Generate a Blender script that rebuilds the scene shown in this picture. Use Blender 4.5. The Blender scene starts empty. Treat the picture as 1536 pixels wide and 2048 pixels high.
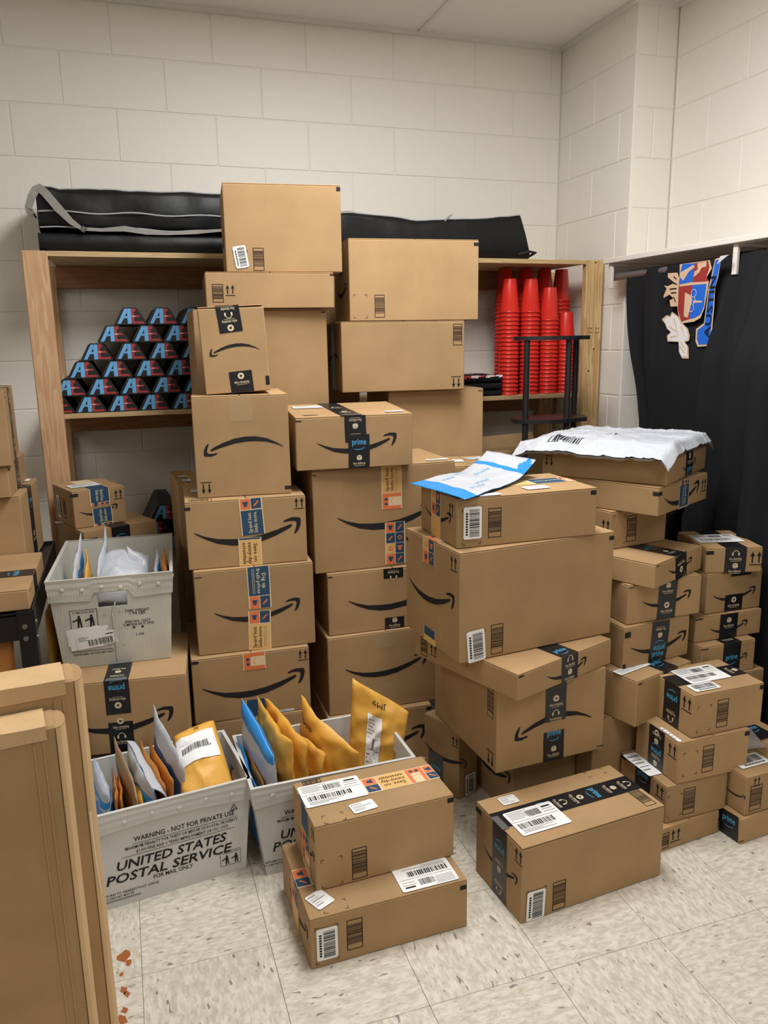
import bpy, math, random
from mathutils import Vector, Matrix, noise

random.seed(7)
scn = bpy.context.scene
COL = scn.collection
R = math.radians

# ------------------------------------------------------------------ camera
cam = bpy.data.cameras.new('camera')
camo = bpy.data.objects.new('camera', cam)
COL.objects.link(camo)
YAW, PITCH, ROLL, FPX = 0.31735, 0.21581, -0.01635, 1578.7
f = Vector((math.sin(YAW) * math.cos(PITCH), math.cos(YAW) * math.cos(PITCH), -math.sin(PITCH)))
r0 = Vector((math.cos(YAW), -math.sin(YAW), 0))
u0 = r0.cross(f)
r1 = r0 * math.cos(ROLL) + u0 * math.sin(ROLL)
u1 = -r0 * math.sin(ROLL) + u0 * math.cos(ROLL)
m = Matrix((r1, u1, -f)).transposed().to_4x4()
m.translation = Vector((-0.241, -1.695, 1.461))
camo.matrix_world = m
cam.sensor_fit = 'VERTICAL'
cam.sensor_height = 36.0
cam.lens = 36.0 * FPX / 2048
cam.clip_start = 0.02
scn.camera = camo

# ------------------------------------------------------------------ world, light, exposure
w = bpy.data.worlds.new('world')
scn.world = w
w.use_nodes = True
w.node_tree.nodes['Background'].inputs[0].default_value = (0.9, 0.92, 1.0, 1)
w.node_tree.nodes['Background'].inputs[1].default_value = 0.02
scn.view_settings.view_transform = 'Standard'
scn.view_settings.look = 'None'
scn.view_settings.gamma = 1
scn.view_settings.use_curve_mapping = False
scn.view_settings.exposure = 0.3
CEIL = 2.814
YW, XR, YP, XR2 = 2.017, 1.924, 1.414, 2.127
LAMPS = [(0.60, 0.18, 47), (0.55, -2.2, 19), (-1.9, -0.9, 13)]    # recessed ceiling lights, out of frame
for i, (lx, ly, le) in enumerate(LAMPS):
    ld = bpy.data.lights.new('ceiling_light_lamp', 'AREA')
    ld.shape = 'RECTANGLE'
    ld.size, ld.size_y = 0.58, 1.16
    ld.energy = le
    ld.color = (1.0, 0.995, 0.975)
    lo = bpy.data.objects.new('ceiling_light_lamp', ld)
    COL.objects.link(lo)
    lo.location = (lx, ly, CEIL - 0.012)


# ------------------------------------------------------------------ materials
def lin(c):
    return tuple(((v / 255) / 12.92 if v / 255 <= 0.04045 else ((v / 255 + 0.055) / 1.055) ** 2.4) for v in c) + (1,)


class NT:
    def __init__(s, name):
        s.m = bpy.data.materials.new(name)
        s.m.use_nodes = True
        s.t = s.m.node_tree
        s.b = s.t.nodes['Principled BSDF']

    def n(s, typ, **kw):
        nd = s.t.nodes.new(typ)
        for k, v in kw.items():
            setattr(nd, k, v)
        return nd

    def l(s, a, b):
        s.t.links.new(a, b)


def plain(name, col, rough=0.6, metal=0.0, bump=0.0, bscale=200, alpha=None, spec=0.5, trans=0.0, sheen=0.0, bdist=0.002, varc=0.0):
    k = NT(name)
    k.b.inputs['Base Color'].default_value = lin(col)
    k.b.inputs['Roughness'].default_value = rough
    k.b.inputs['Metallic'].default_value = metal
    k.b.inputs['Specular IOR Level'].default_value = spec
    if sheen:
        k.b.inputs['Sheen Weight'].default_value = sheen
    if trans:
        k.b.inputs['Transmission Weight'].default_value = trans
    if alpha is not None:
        k.b.inputs['Alpha'].default_value = alpha
    if bump or varc:
        tc = k.n('ShaderNodeTexCoord')
        nz = k.n('ShaderNodeTexNoise')
        nz.inputs['Scale'].default_value = bscale
        nz.inputs['Detail'].default_value = 4
        k.l(tc.outputs['Object'], nz.inputs['Vector'])
        if bump:
            bp = k.n('ShaderNodeBump')
            bp.inputs['Strength'].default_value = bump
            bp.inputs['Distance'].default_value = bdist
            k.l(nz.outputs['Fac'], bp.inputs['Height'])
            k.l(bp.outputs['Normal'], k.b.inputs['Normal'])
        if varc:
            nz2 = k.n('ShaderNodeTexNoise')
            nz2.inputs['Scale'].default_value = 6
            k.l(tc.outputs['Object'], nz2.inputs['Vector'])
            cr = k.n('ShaderNodeValToRGB')
            c = lin(col)
            cr.color_ramp.elements[0].position = 0.35
            cr.color_ramp.elements[1].position = 0.68
            cr.color_ramp.elements[0].color = tuple(v * (1 - varc) for v in c[:3]) + (1,)
            cr.color_ramp.elements[1].color = tuple(min(1, v * (1 + varc * 0.6)) for v in c[:3]) + (1,)
            k.l(nz2.outputs['Fac'], cr.inputs['Fac'])
            k.l(cr.outputs['Color'], k.b.inputs['Base Color'])
    return k.m


def cardboard(name, col, spread=0.10):
    """kraft board: fine fibre mottling, faint flute lines, tint differing a little from box to box"""
    k = NT(name)
    tc = k.n('ShaderNodeTexCoord')
    oi = k.n('ShaderNodeObjectInfo')
    nz = k.n('ShaderNodeTexNoise')
    nz.inputs['Scale'].default_value = 7
    nz.inputs['Detail'].default_value = 5
    k.l(tc.outputs['Object'], nz.inputs['Vector'])
    fine = k.n('ShaderNodeTexNoise')
    fine.inputs['Scale'].default_value = 420
    fine.inputs['Detail'].default_value = 2
    k.l(tc.outputs['Object'], fine.inputs['Vector'])
    c = lin(col)
    cr = k.n('ShaderNodeValToRGB')
    cr.color_ramp.elements[0].position = 0.3
    cr.color_ramp.elements[1].position = 0.72
    cr.color_ramp.elements[0].color = tuple(v * 0.90 for v in c[:3]) + (1,)
    cr.color_ramp.elements[1].color = tuple(v * 1.07 for v in c[:3]) + (1,)
    k.l(nz.outputs['Fac'], cr.inputs['Fac'])
    mx = k.n('ShaderNodeMixRGB', blend_type='MULTIPLY')
    mx.inputs['Fac'].default_value = 0.35
    cr2 = k.n('ShaderNodeValToRGB')
    cr2.color_ramp.elements[0].position = 0.3
    cr2.color_ramp.elements[1].position = 0.75
    cr2.color_ramp.elements[0].color = (0.72, 0.70, 0.68, 1)
    cr2.color_ramp.elements[1].color = (1.08, 1.07, 1.05, 1)
    k.l(fine.outputs['Fac'], cr2.inputs['Fac'])
    k.l(cr.outputs['Color'], mx.inputs['Color1'])
    k.l(cr2.outputs['Color'], mx.inputs['Color2'])
    hs = k.n('ShaderNodeHueSaturation')
    mp = k.n('ShaderNodeMapRange')
    mp.inputs['To Min'].default_value = 1 - spread
    mp.inputs['To Max'].default_value = 1 + spread
    k.l(oi.outputs['Random'], mp.inputs['Value'])
    k.l(mp.outputs['Result'], hs.inputs['Value'])
    k.l(mx.outputs['Color'], hs.inputs['Color'])
    k.l(hs.outputs['Color'], k.b.inputs['Base Color'])
    k.b.inputs['Roughness'].default_value = 0.78
    k.b.inputs['Specular IOR Level'].default_value = 0.25
    wv = k.n('ShaderNodeTexWave')
    wv.inputs['Scale'].default_value = 55
    wv.inputs['Distortion'].default_value = 1.0
    k.l(tc.outputs['Object'], wv.inputs['Vector'])
    ad = k.n('ShaderNodeMath', operation='MULTIPLY_ADD')
    ad.inputs[1].default_value = 0.25
    k.l(wv.outputs['Fac'], ad.inputs[0])
    k.l(fine.outputs['Fac'], ad.inputs[2])
    bp = k.n('ShaderNodeBump')
    bp.inputs['Strength'].default_value = 0.10
    bp.inputs['Distance'].default_value = 0.001
    k.l(ad.outputs[0], bp.inputs['Height'])
    k.l(bp.outputs['Normal'], k.b.inputs['Normal'])
    return k.m


def wood(name, c1, c2, axis='Z'):
    k = NT(name)
    tc = k.n('ShaderNodeTexCoord')
    oi = k.n('ShaderNodeObjectInfo')
    mp = k.n('ShaderNodeMapping')
    sc = {'Z': (14, 14, 1.1), 'X': (1.1, 14, 14), 'Y': (14, 1.1, 14)}[axis]
    mp.inputs['Scale'].default_value = sc
    k.l(tc.outputs['Object'], mp.inputs['Vector'])
    nz = k.n('ShaderNodeTexNoise', noise_dimensions='4D')
    nz.inputs['Scale'].default_value = 1.6
    nz.inputs['Detail'].default_value = 3
    nz.inputs['Distortion'].default_value = 0.4
    k.l(mp.outputs['Vector'], nz.inputs['Vector'])
    ml = k.n('ShaderNodeMath', operation='MULTIPLY')
    ml.inputs[1].default_value = 17
    k.l(oi.outputs['Random'], ml.inputs[0])
    k.l(ml.outputs[0], nz.inputs['W'])
    rg = k.n('ShaderNodeMath', operation='MULTIPLY')
    rg.inputs[1].default_value = 9
    k.l(nz.outputs['Fac'], rg.inputs[0])
    fr = k.n('ShaderNodeMath', operation='FRACT')
    k.l(rg.outputs[0], fr.inputs[0])
    cr = k.n('ShaderNodeValToRGB')
    cr.color_ramp.elements[0].color = lin(c1)
    cr.color_ramp.elements[1].color = lin(c2)
    cr.color_ramp.elements[0].position = 0.1
    cr.color_ramp.elements[1].position = 0.9
    e = cr.color_ramp.elements.new(0.97)
    e.color = lin(c1)
    k.l(fr.outputs[0], cr.inputs['Fac'])
    k.l(cr.outputs['Color'], k.b.inputs['Base Color'])
    k.b.inputs['Roughness'].default_value = 0.65
    return k.m


def vinyl_tile(name, along):
    """vinyl composition tile: cream with stretched chips, grain turned from tile to tile"""
    k = NT(name)
    tc = k.n('ShaderNodeTexCoord')
    oi = k.n('ShaderNodeObjectInfo')
    ml = k.n('ShaderNodeMath', operation='MULTIPLY')
    ml.inputs[1].default_value = 61
    k.l(oi.outputs['Random'], ml.inputs[0])

    def nz(sx, sy, scale, det):
        mp = k.n('ShaderNodeMapping')
        mp.inputs['Scale'].default_value = (sx, sy, 1) if along == 'X' else (sy, sx, 1)
        k.l(tc.outputs['Object'], mp.inputs['Vector'])
        n_ = k.n('ShaderNodeTexNoise', noise_dimensions='4D')
        n_.inputs['Scale'].default_value = scale
        n_.inputs['Detail'].default_value = det
        n_.inputs['Distortion'].default_value = 0.3
        k.l(mp.outputs['Vector'], n_.inputs['Vector'])
        k.l(ml.outputs[0], n_.inputs['W'])
        return n_
    base = nz(1, 2.4, 40, 5)
    cr = k.n('ShaderNodeValToRGB')
    cr.color_ramp.elements[0].position = 0.36
    cr.color_ramp.elements[0].color = lin((188, 180, 164))
    cr.color_ramp.elements[1].position = 0.62
    cr.color_ramp.elements[1].color = lin((216, 209, 196))
    k.l(base.outputs['Fac'], cr.inputs['Fac'])
    fl = nz(1, 3.0, 30, 1)
    cf = k.n('ShaderNodeValToRGB')
    cf.color_ramp.elements[0].position = 0.69
    cf.color_ramp.elements[0].color = (0, 0, 0, 1)
    cf.color_ramp.elements[1].position = 0.715
    cf.color_ramp.elements[1].color = (0.85, 0.85, 0.85, 1)
    k.l(fl.outputs['Fac'], cf.inputs['Fac'])
    fl2 = nz(1, 3.2, 62, 2)
    cf2 = k.n('ShaderNodeValToRGB')
    cf2.color_ramp.elements[0].position = 0.62
    cf2.color_ramp.elements[0].color = (0, 0, 0, 1)
    cf2.color_ramp.elements[1].position = 0.70
    cf2.color_ramp.elements[1].color = (0.6, 0.6, 0.6, 1)
    k.l(fl2.outputs['Fac'], cf2.inputs['Fac'])
    m1 = k.n('ShaderNodeMixRGB')
    m1.inputs['Color2'].default_value = lin((122, 108, 106))
    k.l(cf.outputs['Color'], m1.inputs['Fac'])
    k.l(cr.outputs['Color'], m1.inputs['Color1'])
    m2 = k.n('ShaderNodeMixRGB')
    m2.inputs['Color2'].default_value = lin((146, 134, 118))
    k.l(cf2.outputs['Color'], m2.inputs['Fac'])
    k.l(m1.outputs['Color'], m2.inputs['Color1'])
    k.l(m2.outputs['Color'], k.b.inputs['Base Color'])
    k.b.inputs['Roughness'].default_value = 0.42
    k.b.inputs['Specular IOR Level'].default_value = 0.4
    return k.m


M = {}
M['card'] = cardboard('kraft cardboard', (173, 141, 102))
M['card2'] = cardboard('kraft cardboard paler', (204, 172, 130), 0.03)
M['block'] = plain('painted block', (239, 234, 225), 0.55, bump=0.35, bscale=110, bdist=0.003)
M['mortar'] = plain('painted joint', (232, 227, 217), 0.6)
M['ceil'] = plain('ceiling tile', (238, 234, 228), 0.9, bump=0.3, bscale=300)
M['tbar'] = plain('white ceiling grid', (228, 225, 218), 0.45)
M['tileA'] = vinyl_tile('vinyl tile grain across', 'X')
M['tileB'] = vinyl_tile('vinyl tile grain along', 'Y')
M['grout'] = plain('floor seam', (138, 128, 112), 0.9)
M['pine'] = wood('pine post', (190, 148, 110), (208, 172, 134), 'Z')
M['pine2'] = wood('pale pine post', (186, 150, 98), (214, 184, 134), 'Z')
M['pinex'] = wood('pine rail', (150, 106, 70), (172, 126, 88), 'X')
M['ply'] = wood('plywood', (196, 168, 122), (218, 194, 150), 'X')
M['plyedge'] = plain('plywood edge band', (150, 112, 70), 0.7)
M['ink'] = plain('black print', (38, 36, 38), 0.7, spec=0.2)
M['inkb'] = plain('brown black print', (58, 46, 38), 0.8, spec=0.2)
M['tapeb'] = plain('black tape', (26, 27, 32), 0.32)
M['cream'] = plain('cream print', (214, 200, 168), 0.6)
M['pblue'] = plain('light blue print', (74, 168, 214), 0.6)
M['navy'] = plain('navy print', (34, 70, 100), 0.6)
M['orange'] = plain('orange print', (222, 118, 70), 0.6)
M['tapet'] = plain('tan paper tape', (222, 178, 112), 0.5)
M['tapew'] = plain('pale tape edge', (226, 204, 164), 0.5)
M['paper'] = plain('white paper', (236, 236, 236), 0.5)
M['grey'] = plain('grey print', (128, 128, 130), 0.7)
M['clear'] = plain('clear tape film', (205, 180, 140), 0.25, alpha=0.35)
M['shine'] = plain('painted shine on tape fold', (120, 122, 126), 0.15, metal=0.4)  # gleam of the black tape put into a lighter grey
M['tub'] = plain('grey corrugated plastic', (206, 206, 203), 0.45, bump=0.15, bscale=60, varc=0.08)
M['tub2'] = plain('worn translucent plastic', (198, 196, 186), 0.42, bump=0.2, bscale=40, varc=0.16)
def ribs(m_, scale, strength):
    """vertical flutes of corrugated plastic, added on top of a plain material"""
    t = m_.node_tree
    tc = t.nodes.new('ShaderNodeTexCoord')
    wv = t.nodes.new('ShaderNodeTexWave')
    wv.inputs['Scale'].default_value = scale
    wv.inputs['Distortion'].default_value = .3
    t.links.new(tc.outputs['Object'], wv.inputs['Vector'])
    bp = t.nodes.new('ShaderNodeBump')
    bp.inputs['Strength'].default_value = strength
    bp.inputs['Distance'].default_value = .0015
    t.links.new(wv.outputs['Fac'], bp.inputs['Height'])
    pb = t.nodes['Principled BSDF']
    old = pb.inputs['Normal'].links[0].from_node if pb.inputs['Normal'].links else None
    if old:
        t.links.new(old.outputs['Normal'], bp.inputs['Normal'])
    t.links.new(bp.outputs['Normal'], pb.inputs['Normal'])


ribs(M['tub'], 38, .14)
ribs(M['tub2'], 38, .16)
M['yellow'] = plain('yellow bubble mailer', (224, 168, 70), 0.5, bump=0.35, bscale=28, bdist=0.006, varc=0.08)
M['manila'] = plain('brown kraft mailer', (190, 124, 56), 0.55, bump=0.25, bscale=25, bdist=0.005)
M['kraftm'] = plain('grey kraft mailer', (168, 140, 104), 0.7, bump=0.15, bscale=40)
M['polyw'] = plain('white poly mailer', (186, 190, 198), 0.34, bump=0.4, bscale=26, bdist=0.006)
M['polyb'] = plain('blue poly mailer', (36, 134, 210), 0.32, bump=0.25, bscale=22, bdist=0.005)
M['polyb2'] = plain('dark blue poly print', (52, 96, 160), 0.35, bump=0.25, bscale=22, bdist=0.005)
M['plastic'] = plain('clear plastic film', (214, 214, 216), 0.15, alpha=0.35)
M['nylon'] = plain('black nylon', (15, 16, 19), 0.45, bump=0.3, bscale=10, bdist=0.008, spec=0.3)
M['piping'] = plain('grey piping', (168, 170, 174), 0.5)
M['strap'] = plain('grey webbing', (140, 138, 134), 0.75, bump=0.3, bscale=400)
M['foam'] = plain('black foam', (22, 22, 25), 0.55)
M['aeblue'] = plain('light blue letter', (104, 172, 226), 0.5)
M['aered'] = plain('red letter', (168, 52, 50), 0.5)
M['cup'] = plain('red plastic', (206, 44, 34), 0.3)
M['rack'] = plain('black rack', (34, 33, 36), 0.4)
M['rackw'] = plain('dark walnut board', (48, 38, 38), 0.4)
M['cart'] = plain('black cart metal', (30, 30, 32), 0.35, metal=0.2)
M['bolt'] = plain('steel bolt', (170, 170, 168), 0.3, metal=0.9)
M['whitewood'] = plain('white painted shelf', (228, 220, 212), 0.45)
M['rod'] = plain('grey metal rod', (132, 128, 130), 0.4, metal=0.6)
M['cloth'] = plain('black cloth', (24, 25, 28), 0.88, bump=0.10, bscale=500, spec=0.25)
M['ctan'] = plain('tan crest thread', (206, 176, 146), 0.7)
M['cblue'] = plain('blue crest thread', (20, 96, 204), 0.7)
M['cred'] = plain('dark red crest thread', (150, 44, 42), 0.7)
M['cwhite'] = plain('white crest thread', (222, 216, 216), 0.7)
M['blackp'] = plain('black plastic', (22, 22, 24), 0.3)
M['stain'] = plain('rusty floor stain', (158, 88, 36), 0.6)
M['walltop'] = plain('room paint', (216, 211, 200), 0.7)
M['scuff'] = plain('torn white board', (236, 228, 214), 0.8)


# ------------------------------------------------------------------ mesh helpers
class MB:
    def __init__(s):
        s.v, s.f, s.m, s.slots = [], [], [], []

    def slot(s, name):
        if name not in s.slots:
            s.slots.append(name)
        return s.slots.index(name)

    def poly(s, pts, mat):
        b = len(s.v)
        s.v += [tuple(p) for p in pts]
        s.f.append(tuple(range(b, b + len(pts))))
        s.m.append(s.slot(mat))

    def raw(s, vs, fs, mat):
        b = len(s.v)
        s.v += [tuple(p) for p in vs]
        i = s.slot(mat)
        for q in fs:
            s.f.append(tuple(b + t for t in q))
            s.m.append(i)

    def box(s, a, b, mat):
        x0, y0, z0 = a
        x1, y1, z1 = b
        s.raw([(x0, y0, z0), (x1, y0, z0), (x1, y1, z0), (x0, y1, z0), (x0, y0, z1), (x1, y0, z1), (x1, y1, z1), (x0, y1, z1)],
              [(0, 3, 2, 1), (4, 5, 6, 7), (0, 1, 5, 4), (1, 2, 6, 5), (2, 3, 7, 6), (3, 0, 4, 7)], mat)

    def bbox(s, a, b, e, mat):
        """box with chamfered edges"""
        x0, y0, z0 = a
        x1, y1, z1 = b
        vs, idx = [], {}
        for i, X in enumerate((x0, x1)):
            for j, Y in enumerate((y0, y1)):
                for k, Z in enumerate((z0, z1)):
                    sx, sy, sz = (1, -1)[i] * e, (1, -1)[j] * e, (1, -1)[k] * e
                    for ax, p in enumerate(((X, Y + sy, Z + sz), (X + sx, Y, Z + sz), (X + sx, Y + sy, Z))):
                        idx[(i, j, k, ax)] = len(vs)
                        vs.append(p)
        fs = []
        for ax in range(3):
            for sd in (0, 1):
                loop = []
                for (p, q) in ((0, 0), (1, 0), (1, 1), (0, 1)):
                    c = [0, 0, 0]
                    c[ax] = sd
                    c[(ax + 1) % 3] = p
                    c[(ax + 2) % 3] = q
                    loop.append(idx[(*c, ax)])
                fs.append(tuple(loop if sd else loop[::-1]))
        for ax in range(3):
            a1, a2 = (ax + 1) % 3, (ax + 2) % 3
            for p in (0, 1):
                for q in (0, 1):
                    c0 = [0, 0, 0]
                    c0[a1] = p
                    c0[a2] = q
                    c1 = list(c0)
                    c1[ax] = 1
                    lp = [idx[(*c0, a1)], idx[(*c1, a1)], idx[(*c1, a2)], idx[(*c0, a2)]]
                    fs.append(tuple(lp if (p ^ q) else lp[::-1]))
        for i in (0, 1):
            for j in (0, 1):
                for k in (0, 1):
                    lp = [idx[(i, j, k, 0)], idx[(i, j, k, 1)], idx[(i, j, k, 2)]]
                    fs.append(tuple(lp if (i + j + k) % 2 else lp[::-1]))
        s.raw(vs, fs, mat)

    def grid(s, fn, nu, nv, mat, matfn=None, close=False):
        b = len(s.v)
        for j in range(nv + 1):
            for i in range(nu + 1):
                s.v.append(tuple(fn(i / nu, j / nv)))
        for j in range(nv):
            for i in range(nu):
                q = b + j * (nu + 1) + i
                s.f.append((q, q + 1, q + nu + 2, q + nu + 1))
                s.m.append(s.slot(matfn((i + .5) / nu, (j + .5) / nv) if matfn else mat))

    def tube(s, pts, rad, mat, n=8, cap=True):
        pts = [Vector(p) for p in pts]
        b = len(s.v)
        for i, p in enumerate(pts):
            t = (pts[min(i + 1, len(pts) - 1)] - pts[max(i - 1, 0)]).normalized()
            a = t.orthogonal().normalized() if i == 0 else (a - t * a.dot(t)).normalized()
            c = t.cross(a)
            rr = rad[i] if isinstance(rad, (list, tuple)) else rad
            for k in range(n):
                an = 2 * math.pi * k / n
                s.v.append(tuple(p + (a * math.cos(an) + c * math.sin(an)) * rr))
        i0 = s.slot(mat)
        for i in range(len(pts) - 1):
            for k in range(n):
                s.f.append((b + i * n + k, b + i * n + (k + 1) % n, b + (i + 1) * n + (k + 1) % n, b + (i + 1) * n + k))
                s.m.append(i0)
        if cap:
            s.f.append(tuple(b + k for k in range(n))[::-1])
            s.m.append(i0)
            s.f.append(tuple(b + (len(pts) - 1) * n + k for k in range(n)))
            s.m.append(i0)

    def lathe(s, prof, mat, n=20, c=(0, 0, 0)):
        b = len(s.v)
        for (rr, z) in prof:
            for k in range(n):
                an = 2 * math.pi * k / n
                s.v.append((c[0] + rr * math.cos(an), c[1] + rr * math.sin(an), c[2] + z))
        i0 = s.slot(mat)
        for i in range(len(prof) - 1):
            for k in range(n):
                s.f.append((b + i * n + k, b + i * n + (k + 1) % n, b + (i + 1) * n + (k + 1) % n, b + (i + 1) * n + k))
                s.m.append(i0)
        s.f.append(tuple(b + (len(prof) - 1) * n + k for k in range(n)))
        s.m.append(i0)

    def mesh(s, name, smooth=False):
        me = bpy.data.meshes.new(name)
        me.from_pydata(s.v, [], s.f)
        for t in s.slots:
            me.materials.append(M[t])
        me.polygons.foreach_set('material_index', s.m)
        if smooth:
            me.polygons.foreach_set('use_smooth', [True] * len(s.f))
        me.update()
        return me

    def build(s, name, parent=None, smooth=False):
        return link(name, s.mesh(name, smooth), parent)


STUFF = {'tape_print', 'label_print', 'box_marks', 'barcode_print', 'tub_print', 'weld_dimples', 'shirt_print', 'crest_lines', 'printed_mark', 'nail_holes',
         'lumber_stamp', 'arrow_print', 'ply_layer', 'panel_seam'}      # joined small print and dots, too small to pick apart singly


def link(name, data, parent=None, loc=None):
    o = bpy.data.objects.new(name, data)
    COL.objects.link(o)
    if parent:
        o.parent = parent
    if loc:
        o.location = loc
    if name in STUFF:
        o['kind'] = 'stuff'
    return o


def tag(o, label=None, cat=None, group=None, kind=None):
    if label:
        o['label'] = label
    if cat:
        o['category'] = cat
    if group:
        o['group'] = group
    if kind:
        o['kind'] = kind
    return o


def thing(name, label, cat, loc=(0, 0, 0), rz=0.0, group=None):
    o = link(name, None)
    o.empty_display_size = 0.05
    o.location = loc
    o.rotation_euler = (0, 0, rz)
    return tag(o, label, cat, group)


_tc = {}


def text2d(s, res=2, bold=0.0):
    """flat triangles of a line of lettering, centred, cap height about 0.7"""
    if (s, res, bold) not in _tc:
        cu = bpy.data.curves.new('lettering', 'FONT')
        cu.body = s
        cu.align_x = 'CENTER'
        cu.resolution_u = res
        cu.size = 1
        cu.offset = bold
        ob = bpy.data.objects.new('lettering', cu)
        me = ob.to_mesh()
        vs = [(v.co.x, v.co.y) for v in me.vertices]
        fs = [tuple(p.vertices) for p in me.polygons]
        ob.to_mesh_clear()
        bpy.data.objects.remove(ob)
        bpy.data.curves.remove(cu)
        xs = [v[0] for v in vs] or [0]
        _tc[(s, res, bold)] = (vs, fs, max(xs) - min(xs))
    return _tc[(s, res, bold)]


class Face:
    """a flat surface to print on: (x, y) in metres from its lower left corner as seen from outside"""
    def __init__(s, O, ex, ey, size):
        s.O, s.ex, s.ey = Vector(O), Vector(ex), Vector(ey)
        s.n = s.ex.cross(s.ey)
        s.w, s.h = size

    def p(s, x, y, off=0.0):
        return s.O + s.ex * x + s.ey * y + s.n * off


class Pen:
    """draws flat shapes on a face inside a moved, turned and scaled frame"""
    def __init__(s, mb, face, cx, cy, ang=0.0, off=0.0009, sc=1.0):
        s.mb, s.fc, s.cx, s.cy, s.off, s.sc = mb, face, cx, cy, off, sc
        s.c, s.s = math.cos(R(ang)), math.sin(R(ang))

    def pt(s, x, y, d=0.0):
        x, y = x * s.sc, y * s.sc
        return s.fc.p(s.cx + x * s.c - y * s.s, s.cy + x * s.s + y * s.c, s.off + d)

    def poly(s, pts, mat, d=0.0):
        s.mb.poly([s.pt(x, y, d) for x, y in pts], mat)

    def rect(s, x0, y0, x1, y1, mat, d=0.0):
        s.poly([(x0, y0), (x1, y0), (x1, y1), (x0, y1)], mat, d)

    def text(s, t, x, y, size, mat, width=None, ang=0, res=2, d=0.0, shear=0.0, bold=0.012):
        vs, fs, wd = text2d(t, res, bold)
        k = size
        kx = size
        if width and wd > 0:
            kx = width / wd
        c, sn = math.cos(R(ang)), math.sin(R(ang))
        out = []
        for (a, b) in vs:
            a, b = (a + shear * b) * kx, (b - 0.35) * k
            out.append(s.pt(x + a * c - b * sn, y + a * sn + b * c, d))
        s.mb.raw(out, fs, mat)

    def ring(s, x, y, r0_, r1_, mat, a0=0, a1=360, n=14, d=0.0):
        for i in range(n):
            t0, t1 = R(a0 + (a1 - a0) * i / n), R(a0 + (a1 - a0) * (i + 1) / n)
            s.poly([(x + r1_ * math.cos(t0), y + r1_ * math.sin(t0)), (x + r1_ * math.cos(t1), y + r1_ * math.sin(t1)),
                    (x + r0_ * math.cos(t1), y + r0_ * math.sin(t1)), (x + r0_ * math.cos(t0), y + r0_ * math.sin(t0))], mat, d)

    def disc(s, x, y, r_, mat, n=14, d=0.0):
        s.poly([(x + r_ * math.cos(2 * math.pi * i / n), y + r_ * math.sin(2 * math.pi * i / n)) for i in range(n)], mat, d)


UP_ = [(0, 0), (.093, -.041), (.21, -.074), (.348, -.086), (.466, -.086), (.613, -.067), (.76, -.028), (.897, .018)]
LO_ = [(.006, -.013), (.093, -.067), (.21, -.121), (.348, -.149), (.466, -.151), (.613, -.131), (.76, -.082), (.885, -.022)]
HEAD_ = [(.831, .05), (.85, .066), (.917, .087), (.99, .082), (1.003, .064), (1.0, .012), (.98, -.038), (.947, -.077),
         (.932, -.074), (.948, -.03), (.96, .014), (.958, .039), (.94, .049), (.897, .051), (.838, .042)]


def smile(pen, width, mat, d=0.0):
    k = width

    def q(p):
        return ((p[0] - .5) * k, (p[1] + .03) * k)
    for i in range(len(UP_) - 1):
        pen.poly([q(LO_[i]), q(LO_[i + 1]), q(UP_[i + 1]), q(UP_[i])], mat, d)
    pen.poly([q(LO_[-1]), q((.918, .003)), q((.913, .02)), q(UP_[-1])], mat, d)
    pen.poly([q(p) for p in HEAD_[::-1]], mat, d)


def bars(pen, x0, y0, x1, y1, mat, rnd, vertical=True, n=26, d=0.0):
    """a bar code: bars run across the short way"""
    t = 0.0
    L = (x1 - x0) if vertical else (y1 - y0)
    u = L / n
    while t < L - u * 0.6:
        wd = u * rnd.choice((0.35, 0.5, 0.5, 0.9, 1.2))
        if vertical:
            pen.rect(x0 + t, y0, min(x0 + t + wd, x1), y1, mat, d)
        else:
            pen.rect(x0, y0 + t, x1, min(y0 + t + wd, y1), mat, d)
        t += wd + u * rnd.choice((0.45, 0.6, 0.9))


def black_tokens(pen, tok, y, d):
    if tok == 'P':
        pen.text('prime', 0, y + .010, .028, 'pblue', .046, res=2, d=d)
        sp = Pen(pen.mb, pen.fc, 0, 0)
        sp.__dict__.update(pen.__dict__)
        k = .034
        pts = [((p[0] - .5) * k, y - .012 + (p[1]) * k) for p in UP_]
        pts2 = [((p[0] - .5) * k, y - .0126 + (p[1] * .9) * k) for p in LO_]
        for i in range(len(pts) - 1):
            pen.poly([pts2[i], pts2[i + 1], pts[i + 1], pts[i]], 'pblue', d)
        pen.poly([((p[0] - .5) * k, y - .012 + p[1] * k) for p in HEAD_[::-1]], 'pblue', d)
        return
    if tok == 'D':
        pen.poly([(-.008, y + .004), (-.0005, y + .001), (-.0005, y + .012), (-.008, y + .015)], 'cream', d)
        pen.poly([(.0005, y + .001), (.009, y + .004), (.009, y + .015), (.0005, y + .012)], 'cream', d)
        pen.poly([(-.008, y + .016), (0, y + .0135), (.009, y + .016), (.001, y + .019)], 'cream', d)
        s = 'free delivery'
    elif tok == 'V':
        pen.disc(0, y + .010, .010, 'cream', d=d)
        pen.poly([(-.003, y + .005), (.006, y + .010), (-.003, y + .015)], 'tapeb', d + .0003)
        s = 'video streaming'
    else:
        pen.ring(0, y + .010, .0078, .0098, 'cream', 0, 180, d=d)
        pen.rect(-.0125, y + .002, -.0075, y + .012, 'cream', d)
        pen.rect(.0075, y + .002, .0125, y + .012, 'cream', d)
        s = 'free listening'
    pen.text(s, 0, y - .008, .0125, 'cream', .046 if tok == 'V' else .040, res=1, d=d)
    pen.rect(-.016, y - .0165, .016, y - .0155, 'cream', d)


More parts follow.
